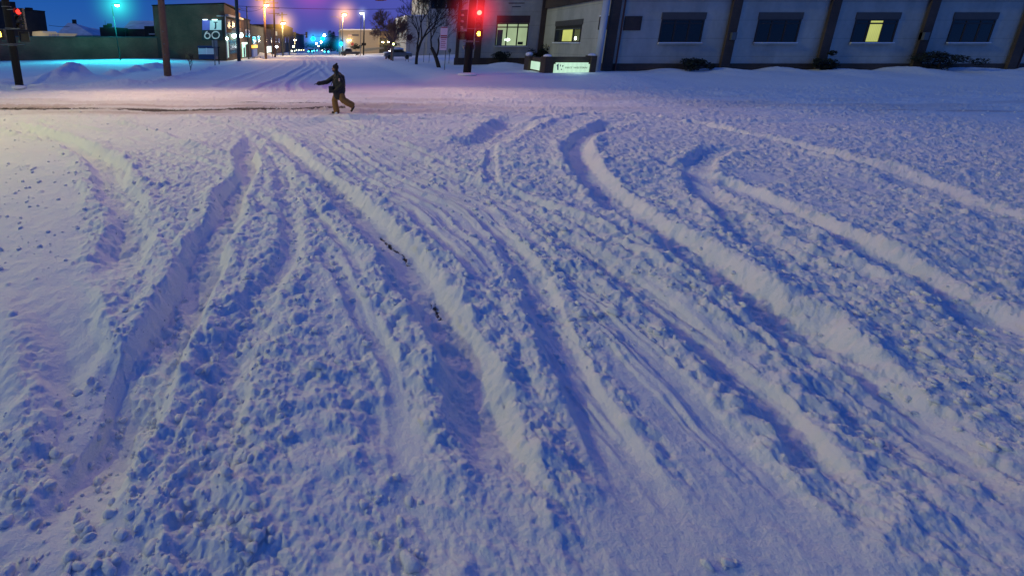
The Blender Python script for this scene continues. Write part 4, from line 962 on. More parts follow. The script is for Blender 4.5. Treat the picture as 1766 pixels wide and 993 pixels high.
for k, (a, b_, c, d, Y) in enumerate(((562, 580, 59, 92, 230), (574, 592, 62, 92, 210), (548, 566, 68, 92, 300), (500, 530, 72, 90, 420), (528, 552, 74, 90, 500))):
    cx = (a+b_)/2; cc = P(cx, (c+d)/2, Y); rx = (b_-a)/2/F*Y*1.15; rz = (d-c)/2/F*Y
    t = empty('distant_tree', (cc.x, Y, zb(cc.x, Y)), ['dark far tree just left of the cyan kerb signal','dark far tree against the end of the beige building','low far tree behind the white lamps down the street','blurred far trees where the shop row ends','blurred far trees at the end of the street'][k], 'tree', 'far trees at the street end')
    MB().tube([(cc.x, Y, zb(cc.x,Y)-.5), (cc.x, Y, cc.z)], .3, 6).build('trunk', BARK, t)
    leaf_clump(cc, (rx, rx, rz), 2500, 40+k, mat('dusk_foliage', (.020,.032,.040), .95, .3, 1), 'crown', t, .5)

# ------------------------------------------------------------------ beige building and right middle distance
Y = 130; l, r = P(588, 52.5, Y), P(760, 52.5, Y)
BEI = mat('beige_wall', (.30,.25,.18), .9, .12, .5)
t = empty('beige_building', (l.x, Y, -1), 'long beige flat-roofed building across the street beyond the lamp poles', 'building')
MB().box(l.x, P(655,60,Y).x, Y, Y+20, -2, l.z).build('wall', BEI, t)
MB().box(P(655,60,Y).x+.01, r.x, Y+.6, Y+20, -2, l.z-.2).build('side_wall', mat('brown_wall', (.13,.095,.07), .9, .2, .5), t)
MB().box(l.x-.2, P(655,60,Y).x, Y-.15, Y+20, l.z+.003, l.z+.28).build('roof_snow', ROOFSNOW, t)
MB().box(P(652,70,Y).x, r.x, Y+.3, Y+.59, -2, zof(68,Y)).build('dark_base', mat('dark_base', (.02,.022,.02), .8, .2, 1), t)
m = MB()
for k in range(6): x = P(607.5+k*1.9, 61, Y).x; m.box(x, x+.23, Y-.1, Y-.003, zof(62.3,Y), zof(59.9,Y))
m.build('sign_letters', mat('dark_letters', (.03,.03,.06), .6, .1, 2), t)
MB().box(P(600,61,Y).x, P(606,61,Y).x, Y-.08, Y-.003, zof(63,Y), zof(59.5,Y)).build('sign_panel', mat('pinkish_panel', (.42,.30,.28), .7, .1, 2), t)
for px in (600, 604.3, 660, 670, 690):
    py = 70 if px < 610 else 73.3; c = P(px, py, Y-.3); MB().ell((c.x, c.y, c.z), (.16 if px < 610 else .3, .2, .14)).build('wall_lamp', WARMW, t, True)
light('lamp', P(602, 70, Y-2.5), (1, .75, .4), 160, t, .3); light('lamp', P(640, 66, Y-6), (1, .8, .5), 420, t, .3)
# low snow slope; the warm light on it is put into its tan colour
t = MB(); t.prism([P(626,84.5,112), P(662,82,112), P(662,84.5,112), P(626,90,112)], (0,3,0)); tag(t.build('snow_slope', mat('warm_lit_slope', (.20,.18,.13), .9, .2, 1)), 'low snow slope along the beige building, warm light put into its tan colour', 'wall')
pp = Vector((P(607.5,88,118).x, 118, zb(P(607.5,88,118).x,118))); t = empty('stop_sign', pp, 'small red octagonal sign on a post before the beige wall', 'sign')
MB().tube([pp, (pp.x, 118, zof(76,118))], .05, 6).build('post', METALG, t)
z = zof(76.5,118); MB().prism([(pp.x+.40*math.cos(math.radians(22.5+45*k)), 117.9, z+.40*math.sin(math.radians(22.5+45*k))) for k in range(8)], (0,.03,0)).build('plate', mat('red_plate', (.35,.04,.03), .5, .1, 2), t)
pp = Vector((P(605,90,112).x, 112, zb(P(605,90,112).x,112))); t = empty('pickup_truck', pp, 'dark pickup parked before the beige building', 'truck')
z0 = pp.z; x = pp.x
MB().prism([(x-2.4,111.2,z0+.4),(x+2.3,111.2,z0+.4),(x+2.3,111.2,z0+.95),(x+.3,111.2,z0+1.0),(x+.1,111.2,z0+1.7),(x-1.2,111.2,z0+1.7),(x-1.6,111.2,z0+1.1),(x-2.4,111.2,z0+1.0)], (0,1.7,0)).build('body', CARD, t, bevel=.05)
MB().prism([(x,111.17,z0+1.05),(x-.08,111.17,z0+1.58),(x-1.1,111.17,z0+1.58),(x-1.4,111.17,z0+1.1)], (0,.02,0)).build('window', GLASSD, t)
for xx in (-1.5, 1.5): MB().tube([(x+xx,111.1,z0+.38),(x+xx,111.35,z0+.38)], .38, 14).build('wheel', BLACK, t)
MB().box(x-1.2, x+.1, 111.25, 112.85, z0+1.703, z0+1.86).build('roof_snow', ROOFSNOW, t, bevel=.05)
# snow covered parked car
Y = 70; c = P(687, 88, Y); z0 = zb(c.x, Y)+.05; x = c.x
t = empty('parked_car', (x, Y, z0), 'parked car buried in snow beside the pale tall building', 'car')
MB().prism([(x-2,Y,z0+.35),(x+2.1,Y,z0+.35),(x+2.1,Y,z0+.85),(x+1.2,Y,z0+.95),(x+.6,Y,z0+1.45),(x-.9,Y,z0+1.45),(x-1.5,Y,z0+.95),(x-2,Y,z0+.85)], (0,1.7,0)).build('body', CARG, t, bevel=.06)
MB().prism([(x+1.0,Y-.02,z0+.98),(x+.5,Y-.02,z0+1.38),(x-.8,Y-.02,z0+1.38),(x-1.3,Y-.02,z0+.98)], (0,.015,0)).build('window', GLASSD, t)
for xx in (-1.3, 1.35): MB().tube([(x+xx,Y-.1,z0+.3),(x+xx,Y+.2,z0+.3)], .32, 14).build('wheel', BLACK, t)
MB().ell((x-.1, Y+.85, z0+1.45), (1.05,.85,.28)).ell((x+1.5,Y+.85,z0+.92),(.6,.8,.16)).ell((x-1.7,Y+.85,z0+.9),(.5,.8,.16)).build('snow_cover', ROOFSNOW, t, True)
# tall pale building behind the trees
Y = 92; l = P(738, 40, Y); l0 = P(703, 28, Y); r = P(850, 40, Y); g = zb(l.x, Y)
t = empty('pale_tall_building', (l0.x, Y, g), 'pale stucco building of several storeys behind the bare trees', 'building')
MB().box(l.x, r.x, Y, Y+18, g-1, 15).build('wall', STUCCO, t)
MB().box(l0.x, l.x-.004, Y+.3, Y+15, g-1, l0.z).build('wing_wall', STUCCO, t)
MB().box(l0.x-.15, l.x-.004, Y+.15, Y+15, l0.z+.003, l0.z+.2).build('wing_roof_snow', ROOFSNOW, t)
f = MB().box(P(743,0,Y).x, P(787,0,Y).x, Y-.08, Y-.003, zof(15.5,Y), zof(-22,Y)).build('window', mat('dark_frame', (.03,.028,.025), .6, .2, 3), t)
for x0, x1 in ((745,753.5),(756,768),(771,783)): MB().box(P(x0,5,Y).x, P(x1,5,Y).x, Y-.11, Y-.083, zof(14,Y), zof(1.5,Y)).build('pane', GLASSD, f)
m = MB()
for px in (754.6, 769.5): m.box(P(px-.8,5,Y).x, P(px+.8,5,Y).x, Y-.16, Y-.083, zof(14.5,Y), zof(-20,Y))
m.build('mullion', mat('white_trim', (.5,.52,.52), .7, .1, 3), f)
# little signs and posts on the lawn
pp = Vector((P(705,97,56).x, 56, zb(P(705,97,56).x,56))); t = empty('round_sign', pp, 'dark round sign on a thin post left of the upright bare tree', 'sign')
MB().tube([pp, (pp.x,56,zof(60,56))], .03, 6).build('post', METALG, t); MB().tube([(pp.x,55.95,zof(65,56)),(pp.x,55.90,zof(65,56))], .36, 20).build('plate', mat('dark_red_plate', (.06,.015,.02), .6, .2, 3), t)
for k, (px, yt, Y) in enumerate(((731, 74, 54), (740.5, 92, 47), (775, 88, 45), (700, 88, 60))):
    x = P(px,95,Y).x; g = zb(x,Y); t = empty('marker_post', (x,Y,g), ['thin tall marker post between the two bare trees','short marker post right of the upright tree','parking meter behind the red and white sign','short post at the corner of the pale tall building'][k], 'post', 'posts on the snowy lawn')
    MB().tube([(x,Y,g-.1),(x,Y,zof(yt,Y))], .03, 6).build('post', METALG, t)
    if k == 2: MB().ell((x,Y,zof(yt,Y)), (.14,.1,.22)).build('head', METALG, t, True)
# parking sign
pp = pick(766.5, 121); Y = pp.y; t = empty('parking_sign', pp, 'tall stack of red and white sign plates on a thin post by the leaning tree', 'sign')
MB().tube([pp-Vector((0,0,.1)), (pp.x,Y,zof(46,Y))], .03, 8).build('post', METALG, t)
SW = mat('sign_white_red_lit', (.85,.62,.68), .6, .08, 3); SR = mat('sign_red', (.35,.02,.03), .6, .08, 3)  # white plates with the red light on them mixed into the colour
l, r = P(760,47,Y).x, P(772,47,Y).x
for (ya, yb) in ((46.5, 63.5), (64, 87)):
    pl = MB().box(l, r, Y-.07, Y-.045, zof(yb,Y), zof(ya,Y)).build('plate', SW, t)
    m = MB().box(l+.02, r-.02, Y-.075, Y-.0715, zof(ya+2.2,Y), zof(ya+.5,Y))
    if ya < 50: m.box(l+.02, r-.02, Y-.075, Y-.0715, zof(63,Y), zof(61.2,Y))
    else:
        for k in range(5): y_ = 68+k*3.4; m.box(l+.07, r-.07-.05*(k%2), Y-.075, Y-.0715, zof(y_+.9,Y), zof(y_,Y))
    m.build('red_print', SR, pl)

# ------------------------------------------------------------------ bank building (right)
YA = 43; A0 = Vector((P(787,60,YA).x, YA)); A1 = Vector((P(938,60,YA).x, YA)); C0 = Vector((19.4, 32.0)); C1 = Vector((58, 32.0))
TRIM = mat('dark_brown_trim', (.028,.020,.016), .6, .2, 4)
t = empty('bank_building', (C0.x, C0.y, .3), 'large stucco bank building with brown plinth and lit windows on the right', 'building')
MB().prism([(A0.x,A0.y,-.2),(A1.x,A1.y,-.2),(A1.x,60,-.2),(A0.x+6.5,60,-.2)], (0,0,10.2)).build('wall', STUCCO, t)
MB().prism([(A1.x+.004,43.3,-.2),(C0.x,C0.y,-.2),(C1.x,C1.y,-.2),(C1.x,59,-.2),(A1.x+.004,59,-.2)], (0,0,9.2)).build('wing_wall', STUCCO, t)
def fx(px, Y=YA): return P(px, 60, Y).x
zp = 1.02
m = MB().box(A0.x-.06, A1.x-.1, YA-.08, YA-.003, -.2, zp); m.build('plinth', BROWN, t)
dB = (C0-A1).normalized(); nB = Vector((dB.y, -dB.x))
if nB.x > 0: nB = -nB
def bq(mb, ya, yb, z0, z1, o0, o1):
    """box on the receding side wall between depths ya..yb, offsets o0..o1 out of it"""
    def pt(y, o): u = (A1.y-y)/(A1.y-C0.y); q = A1.lerp(C0, u)+nB*o; return q
    a, b_, c, d = pt(ya,o0), pt(yb,o0), pt(yb,o1), pt(ya,o1)
    return mb.quadbox([(a.x,a.y,z0),(b_.x,b_.y,z0),(c.x,c.y,z0),(d.x,d.y,z0),(a.x,a.y,z1),(b_.x,b_.y,z1),(c.x,c.y,z1),(d.x,d.y,z1)])
bq(MB(), 42.8, 32.1, -.2, zp, .003, .08).build('plinth', BROWN, t)
MB().box(C0.x+.05, C1.x, 31.92, 31.997, -.2, zp).build('plinth', BROWN, t)
for a_, b_ in ((787,792.5),(819.5,830.5),(929,937.5)): MB().box(fx(a_), fx(b_), YA-.16, YA-.083, -.2, 10).build('pilaster', BROWN, t)
bq(MB(), 42.8, 32.0, 5.37, 6.3, .003, .25).build('fascia', BROWN, t)
MB().box(C0.x-.2, C1.x, 31.72, 31.9, 5.37, 6.3).build('fascia', BROWN, t)
MB().box(fx(1044,32), fx(1060,32), 31.72, 31.9, -.2, 5.36).build('pilaster', BROWN, t)
MB().tube([(fx(1037,31.7)-.02, 31.6, .2), (fx(1037,31.7)-.02, 31.6, 5.2)], .21, 16).build('corner_pipe', mat('pale_pipe', (.42,.46,.52), .5, .1, 3), t, True)
MB().ell((fx(1037,31.7)-.02, 31.6, 5.32), (.27,.27,.12)).build('pipe_collar', mat('rust_collar', (.12,.03,.02), .6, .2, 3), t, True)
MB().tube([(fx(1069,31.9), 31.83, .2), (fx(1069,31.9), 31.83, 5.36)], .055, 8).build('downspout', mat('rust_pipe', (.10,.04,.025), .6, .2, 3), t)
MB().box(fx(1073,32), fx(1102,32), 31.93, 31.997, zof(53,32), zof(28.5,32)).build('plaque', BROWN, t)
bq(MB(), 33.4, 32.2, 3.3, 4.2, .003, .07).build('plaque', BROWN, t); bq(MB(), 33.4, 32.2, 4.2, 4.28, .003, .1).build('plaque_snow', ROOFSNOW, t)
# lit three pane window
def curtain(name, c1, c2, s, sc=1.2):
    m, nt, b = new_mat(name); tc = nt.nodes.new('ShaderNodeTexCoord'); wv = nt.nodes.new('ShaderNodeTexWave'); wv.inputs['Scale'].default_value = sc*2.2; wv.inputs['Distortion'].default_value = 1.5
    nz = nt.nodes.new('ShaderNodeTexNoise'); nz.inputs['Scale'].default_value = sc*.6; nt.links.new(tc.outputs['Object'], nz.inputs['Vector'])
    nt.links.new(tc.outputs['Object'], wv.inputs['Vector']); mx = nt.nodes.new('ShaderNodeMix'); mx.data_type = 'RGBA'; mx.inputs[6].default_value = (*c1,1); mx.inputs[7].default_value = (*c2,1)
    av = nt.nodes.new('ShaderNodeMath'); av.operation = 'MULTIPLY_ADD'; nt.links.new(wv.outputs['Fac'], av.inputs[0]); av.inputs[1].default_value = .3; nt.links.new(nz.outputs['Fac'], av.inputs[2])
    nt.links.new(av.outputs[0], mx.inputs[0]); nt.links.new(mx.outputs[2], b.inputs['Emission Color']); b.inputs['Emission Strength'].default_value = s
    b.inputs['Base Color'].default_value = (.2,.2,.16,1); b.inputs['Roughness'].default_value = .4; return m
CUR = curtain('lit_blind', (.26,.33,.16), (.50,.66,.36), .75); CURY = curtain('yellow_blind', (.32,.34,.05), (.62,.66,.13), .9)
def window3(x0, x1, z0, z1, Y, mats, parent, tr=.83, frame=.09):
    """frame, bars and three panes set behind the wall face at depth Y"""
    f = MB(); f.box(x0,x1,Y-.05,Y-.003,z0,z0+frame).box(x0,x1,Y-.05,Y-.003,z1-frame,z1); zt = z0+(z1-z0)*tr
    f.box(x0,x0+frame,Y-.05,Y-.003,z0+frame,z1-frame).box(x1-frame,x1,Y-.05,Y-.003,z0+frame,z1-frame)
    W = (x1-x0)/3
    for k in (1,2): f.box(x0+W*k-frame*.6,x0+W*k+frame*.6,Y-.05,Y-.003,z0+frame,z1-frame)
    f.box(x0+frame,x1-frame,Y-.047,Y-.006,zt-.05,zt+.05)
    w = f.build('window', TRIM, parent)
    for k in range(3): MB().box(x0+W*k+.02,x0+W*(k+1)-.02,Y-.02,Y-.0035,z0+.03,z1-.03).build('pane', mats[k], w)
    MB().box(x0-.06,x1+.06,Y-.17,Y-.052,z0-.10,z0-.003).build('sill', STUCCO, w); MB().box(x0-.03,x1+.03,Y-.16,Y-.055,z0,z0+.05).build('sill_snow', ROOFSNOW, w)
    return w
wx0, wx1 = fx(855), fx(910)
w = window3(wx0, wx1, zof(80.5,YA), zof(40.5,YA), YA, (CUR,CUR,CUR), t)
MB().box(wx0+.12, wx0+.62, YA-.03, YA-.0205, zof(79,YA), zof(52,YA)).build('blind', mat('grey_blind', (.10,.11,.10), .7, .2, 3), w)
MB().ell((fx(875.5), YA-.04, zof(69,YA)), (.26,.012,.14)).build('desk_lamp', glow('desk_lamp', (.8,1,.85), 3), w, True)
MB().box(fx(894), fx(903), YA-.03, YA-.0205, zof(77.5,YA), zof(72.5,YA)).build('cabinet', mat('olive_cabinet', (.05,.06,.03), .7, .2, 3), w)
MB().box(wx0-.03, wx1+.05, YA-.06, YA-.003, zof(40,YA), zof(27.5,YA)).build('lintel', mat('red_brown_lintel', (.085,.045,.045), .8, .2, 3), t)
# window of the receding side wall
ins = MB(); bq(ins, 40.6, 35.9, 2.45, 3.75, .003, .03); w = ins.build('window', TRIM, t)
bq(MB(), 39.0, 37.3, 2.52, 3.42, .033, .05).build('pane', CURY, w); bq(MB(), 40.4, 39.3, 2.52, 3.4, .033, .045).build('pane', GLASSD, w); bq(MB(), 36.9, 36.05, 2.52, 3.4, .033, .045).build('pane', mat('dim_pane', (.04,.04,.02), .2, .2, 3, emit=(.2,.2,.06), es=.2), w)
bq(MB(), 40.5, 36, 3.44, 3.52, .033, .09).build('glazing_bar', METALG, w); bq(MB(), 36.75, 36.5, 2.62, 2.85, .053, .07).build('desk_lamp', WHH, w)
bq(MB(), 40.7, 35.8, 2.35, 2.447, .003, .14).build('sill', ROOFSNOW, w)
bq(MB(), 40.7, 35.8, 3.753, 4.17, .003, .05).build('lintel', mat('brown_lintel', (.09,.08,.07), .8, .2, 3), t)
for k, x0 in enumerate((22.85, 29.4, 36.0, 42.6, 49.2)):
    window3(x0, x0+2.9, 2.4, 3.95, 32, (GLASSD,)*3 if k != 2 else (GLASSD, CURY, GLASSD), t)
    MB().box(x0-.05, x0+2.95, 31.94, 31.997, 3.953, 4.4).build('lintel', mat('brown_lintel', (.09,.08,.07), .8, .2, 3), t)
    if k: MB().box(x0-2.1, x0-1.5, 31.74, 31.9, -.2, 5.36).build('pilaster', BROWN, t)
for x0 in (27.5, 40.5): MB().box(x0, x0+.34, 31.6, 31.9, 2.6, 3.1).build('meter_box', METALG, t, bevel=.01); MB().tube([(x0+.17, 31.8, .2), (x0+.17, 31.8, 2.59)], .03, 6).build('conduit', METALG, t)
MB().tube([(47.9, 31.83, .2), (47.9, 31.83, 5.36)], .055, 8).build('downspout', mat('rust_pipe', (.10,.04,.025), .6, .2, 3), t)
# wall lettering (illegible in the photograph): three centred rows of small dark strokes
m = MB(); rr = random.Random(3)
for (a_, b_, y_) in ((866,906,-.2),(872,899.5,6),(878.5,893.5,12.2)):
    x = a_
    while x < b_-1:
        ww = rr.uniform(.8,1.3)
        m.box(fx(x), fx(x+ww), YA-.03, YA-.003, zof(y_+.7,YA), zof(y_-.8,YA)); x += ww+.35
m.build('wall_lettering', mat('dark_letters', (.03,.03,.06), .6, .1, 2), t)

# monument sign
def text_mesh(s, size):
    c = bpy.data.curves.new('text', 'FONT'); c.body = s; c.size = size; c.extrude = .004; c.align_x = 'LEFT'
    o = bpy.data.objects.new('text', c); COL.objects.link(o); dg = bpy.context.evaluated_depsgraph_get()
    me = bpy.data.meshes.new_from_object(o.evaluated_get(dg)); bpy.data.objects.remove(o); bpy.data.curves.remove(c); return me
def text_obj(s, size, m, parent, loc, name, width=None, ang=0):
    me = text_mesh(s, size); me.materials.clear(); me.materials.append(m)
    if width:
        xs = [v.co.x for v in me.vertices]; k = width/(max(xs)-min(xs))
        for v in me.vertices: v.co.x *= k
    o = bpy.data.objects.new(name, me); COL.objects.link(o); o.parent = parent; o.location = Vector(loc)-world_loc(parent); o.rotation_euler = (R(90), 0, ang); return o
YS = 30.3; g = zb(17, YS)
t = empty('monument_sign', (P(985,123,YS).x, YS, g), 'low brown brick sign wall with lit panel reading FIRST WESTERN', 'sign')
xl_, xr_ = P(953,110,YS).x, P(1018,110,YS).x
MB().box(xl_, xr_, YS, YS+.45, g-.3, zof(98.5,YS)).build('wall', BROWN, t)
def pier(x0, x1, Y, yt, cap=True):
    MB().box(x0, x1, Y-.15, Y+.6, g-.3, zof(yt,Y)).build('pier', BROWN, t, bevel=.01)
    if cap: MB().ell(((x0+x1)/2, Y+.2, zof(yt,Y)+.02), ((x1-x0)*.5,.33,.13)).build('snow_cap', ROOFSNOW, t, True)
pier(P(940,100,YS).x, P(953,100,YS).x-.004, YS, 98); pier(P(1018,100,YS).x+.004, P(1028,100,YS).x, YS, 96.5)
PANEL = curtain('lit_panel', (.36,.60,.42), (.55,.82,.60), 1.0, .5)
x0, x1, z0, z1 = P(955.5,110,YS).x, P(1016.5,110,YS).x, g-.1, zof(108.2,YS)
pn = MB().prism([(x0,YS-.07,z0),(x1,YS-.07,z0),(x1,YS-.07,z1-.1),(x1-.1,YS-.07,z1-.1),(x1-.1,YS-.07,z1),(x0+.1,YS-.07,z1),(x0+.1,YS-.07,z1-.1),(x0,YS-.07,z1-.1)], (0,.064,0)).build('lit_panel', PANEL, t)
INKB = mat('navy_ink', (.005,.02,.14), .5, .05, 3); INKG = mat('green_ink', (.02,.05,.04), .5, .05, 3)
YF = YS-.082
def pp_(x, y): v = P(x, y, YF); return (v.x, YF, v.z)
MB().prism([pp_(960.2,112.6),(pp_(963.4,110)),(pp_(963.2,121)),(pp_(961,121)),(pp_(961,114.2)),(pp_(960.2,114.4))], (0,.01,0)).build('numeral_mark', INKB, pn)
for q in ([(966,112),(967.6,112),(966.9,115.2),(966.2,115)], [(970,112.6),(972,113.4),(970.6,116.2),(969.8,116)], [(967.4,119.2),(969.4,119.2),(969,121),(967.6,121)]): MB().prism([pp_(*k) for k in q], (0,.01,0)).build('leaf_mark', INKG, pn)
text_obj('FIRST WESTERN', .16, INKG, pn, (P(974.5,118,YF).x, YF, zof(118.6,YF)), 'lettering', width=P(1012,118,YF).x-P(974.5,118,YF).x)
light('lamp', (P(985,118,YS).x, YS-.9, zof(112,YS)), (.6,1,.75), 10, t, .3)
a_ = Vector((P(917,100,33.6).x, 33.6)); b_ = Vector((P(941,100,YS+.2).x, YS+.35))
MB().obox(a_, b_, .4, g-.3, zof(100,32)).build('return_wall', BROWN, t)
pier(P(911,100,33.6).x, P(918,100,33.6).x, 33.6, 97, False)
MB().ell((P(914,100,33.6).x, 33.8, zof(94,33.6)), (.24,.24,.16)).build('snow_cap', ROOFSNOW, t, True)
rp = MB().obox(a_.lerp(b_,.02), b_.lerp(a_,.06), -.05, zof(121,32), zof(107,32), -.003).build('return_panel', PANEL, t)
light('lamp', (a_.x+.4, 31.4, zof(110,32)), (.6,1,.75), 8, t, .3)

# ------------------------------------------------------------------ person crossing
def capsule(bm, a, b, ra, rb, sy=1.0):
    a, b = Vector(a), Vector(b); n = max(2, int((b-a).length/(min(ra, rb)*.35))+1)
    for i in range(n+1):
        u = i/n; r = ra+(rb-ra)*u; c = a.lerp(b, u)
        bmesh.ops.create_icosphere(bm, subdivisions=2, radius=1, matrix=Matrix.Translation(c) @ Matrix.Diagonal((r, r*sy, r, 1)))
def blob(bm, c, r, rot=None):
    M = Matrix.Translation(Vector(c)) @ (rot.to_4x4() if rot else Matrix.Identity(4)) @ Matrix.Diagonal((*r, 1))
    bmesh.ops.create_icosphere(bm, subdivisions=3, radius=1, matrix=M)
def fuse(name, fn, m, parent, vox, sm=4, disp=None):
    bm = bmesh.new(); fn(bm); me = bpy.data.meshes.new(name); bm.to_mesh(me); bm.free()
    o = bpy.data.objects.new(name, me); COL.objects.link(o)
    md = o.modifiers.new('r', 'REMESH'); md.mode = 'VOXEL'; md.voxel_size = vox; md.use_smooth_shade = True
    s = o.modifiers.new('s', 'SMOOTH'); s.iterations = sm; s.factor = .5
    dg = bpy.context.evaluated_depsgraph_get(); me2 = bpy.data.meshes.new_from_object(o.evaluated_get(dg)); o.modifiers.clear(); o.data = me2
    if disp:
        for v in me2.vertices: v.co += v.normal*disp(v.co)
    me2.materials.clear(); me2.materials.append(m); me2.polygons.foreach_set('use_smooth', [True]*len(me2.polygons))
    o.parent = parent; return o
pf = Vector(hit0(583, 197.5, -.02)); 
pz = gz(pf.x, pf.y)
person = empty('person', (pf.x, pf.y, pz-.02), 'person in black parka and brown trousers striding left over the snow, arm held out', 'person')
SKIN = mat('skin', (.33,.17,.11), .6, .12, 30); PARKA = mat('black_parka', (.012,.012,.013), .75, .45, 18, bump=.3); CORD = mat('brown_trousers', (.24,.125,.034), .9, .3, 25, bump=.4)
KNIT = mat('knit_hat', (.028,.018,.016), .95, .4, 60, bump=.6); GLOVE = mat('black_glove', (.014,.013,.012), .7, .3, 30); BOOT = mat('dark_boot', (.030,.020,.014), .6, .3, 30)
HD = Vector((-.115, 0, 1.60))
def fingers(bm, wrist, d, up, side, curl=.5, sgn=1):
    """palm, four curled fingers and a thumb from the side of the palm"""
    d, up, side = Vector(d).normalized(), Vector(up).normalized(), Vector(side).normalized()
    palm = wrist+d*.05
    for k in range(4): capsule(bm, wrist+side*(.012*(k-1.5)), palm+side*(.019*(k-1.5))+d*.035, .019, .014)
    for k, L in enumerate((.072, .082, .076, .060)):
        b0 = palm+side*(.0205*(k-1.5))+d*.04; v = d.copy(); q = b0
        for j in range(3):
            seg = L*(.45, .32, .23)[j]; nq = q+v*seg; capsule(bm, q, nq, .0098-.0008*j, .0092-.0008*j); q = nq; v = (v-up*curl*(.6+.3*j)).normalized()
    tb = wrist+d*.025+side*.03*sgn; t1 = tb+(d*.6+side*.8*sgn-up*.25).normalized()*.036; t2 = t1+(d*.95+side*.15*sgn-up*.35).normalized()*.03
    capsule(bm, tb, t1, .013, .0105); capsule(bm, t1, t2, .0105, .009)
def body(bm):
    # head with face looking to -x
    blob(bm, HD+Vector((.012,0,.018)), (.098,.076,.098)); blob(bm, HD+Vector((-.028,0,-.045)), (.066,.058,.070)); blob(bm, HD+Vector((-.058,0,-.088)), (.028,.030,.024))
    capsule(bm, HD+Vector((-.088,0,.012)), HD+Vector((-.113,0,-.028)), .009, .0145); blob(bm, HD+Vector((-.084,0,.032)), (.012,.048,.010))
    blob(bm, HD+Vector((-.087,0,-.056)), (.012,.024,.006)); blob(bm, HD+Vector((-.086,0,-.068)), (.012,.021,.007))
    for s in (-1, 1): blob(bm, HD+Vector((.012, .077*s, -.008)), (.018,.012,.031)); blob(bm, HD+Vector((-.062,.038*s,-.022)), (.022,.018,.018))
    capsule(bm, (-.06,0,1.40), HD+Vector((0,0,-.07)), .062, .054)
    # trunk
    capsule(bm, (0,0,.92), (.0,0,1.15), .14, .13, 1.2); capsule(bm, (0,0,1.15), (-.03,0,1.34), .14, .12, 1.35); capsule(bm, (-.03,-.16,1.37), (-.03,.16,1.37), .065, .065)
    # far arm reaching forward, near arm bent
    capsule(bm, (-.07,.19,1.36), (-.40,.16,1.11), .052, .042); capsule(bm, (-.40,.16,1.11), (-.66,.12,1.06), .042, .029)
    fingers(bm, Vector((-.665,.12,1.058)), (-1,-.06,-.06), (0,0,1), (0,1,0), .35, -1)
    capsule(bm, (-.0,-.19,1.36), (.13,-.22,1.08), .052, .042); capsule(bm, (.13,-.22,1.08), (-.06,-.20,.90), .042, .029)
    fingers(bm, Vector((-.065,-.20,.895)), (-.8,.1,-.5), (.3,-.9,.1), (.4,.1,-.8), .5, 1)
    # legs
    capsule(bm, (-.02,.09,.90), (-.13,.09,.47), .085, .055); capsule(bm, (-.13,.09,.47), (-.05,.09,.09), .055, .038); capsule(bm, (-.02,.09,.06), (-.18,.09,.035), .038, .03)
    capsule(bm, (.02,-.09,.90), (.16,-.09,.51), .085, .055); capsule(bm, (.16,-.09,.51), (.50,-.10,.33), .055, .038); capsule(bm, (.53,-.10,.29), (.47,-.10,.17), .036, .03)
bd = fuse('body', body, SKIN, person, .0075, 2)
def parka(bm):
    capsule(bm, (.03,0,.82), (.02,0,1.12), .235, .235, 1.0); capsule(bm, (.02,0,1.12), (-.01,0,1.33), .23, .155, 1.1)
    capsule(bm, (-.03,-.17,1.35), (-.03,.17,1.35), .085, .085); capsule(bm, (-.05,0,1.40), (-.075,0,1.475), .10, .085)
    capsule(bm, (.11,0,1.28), (.13,0,.98), .12, .13, 1.3); capsule(bm, (.03,0,.78), (.03,0,.68), .22, .20, 1.0)
    capsule(bm, (-.08,.18,1.34), (-.41,.16,1.11), .095, .085); capsule(bm, (-.41,.16,1.11), (-.70,.12,1.065), .085, .072)
    capsule(bm, (.0,-.20,1.34), (.14,-.24,1.07), .088, .074); capsule(bm, (.14,-.24,1.07), (-.04,-.22,.91), .074, .056)
import mathutils
def fold(co): return .010*mathutils.noise.noise(Vector((co.x*9, co.y*9, co.z*13)))+.005*mathutils.noise.noise(co*26)
pk = fuse('parka', parka, PARKA, person, .013, 3, fold)
MB().box(pf.x-.0, pf.x+.05, pf.y-.325, pf.y-.300, pz+1.16, pz+1.26).build('sleeve_badge', mat('pale_badge', (.5,.34,.30), .7, .1, 5), pk, bevel=.01)
def trous(bm):
    capsule(bm, (-.01,.07,.90), (-.125,.09,.47), .13, .108); capsule(bm, (-.125,.09,.47), (-.05,.09,.10), .108, .118)
    capsule(bm, (.02,-.07,.90), (.17,-.09,.51), .135, .12); capsule(bm, (.17,-.09,.51), (.47,-.10,.34), .12, .115); capsule(bm, (-.01,0,.92), (.01,0,.84), .16, .15)
fuse('trousers', trous, CORD, person, .012, 3, lambda co: .013*mathutils.noise.noise(Vector((co.x*10, co.y*10, co.z*5)))+.004*mathutils.noise.noise(co*30))
fuse('boot', lambda bm: (capsule(bm, (-.045,.09,.13), (-.04,.09,.06), .058, .055), capsule(bm, (-.02,.09,.048), (-.19,.09,.042), .05, .042), blob(bm, (-.02,.09,.03), (.06,.045,.03))), BOOT, person, .009, 2)
fuse('boot', lambda bm: (capsule(bm, (.49,-.10,.33), (.53,-.10,.27), .058, .055), capsule(bm, (.54,-.10,.27), (.47,-.10,.13), .05, .042)), BOOT, person, .009, 2)
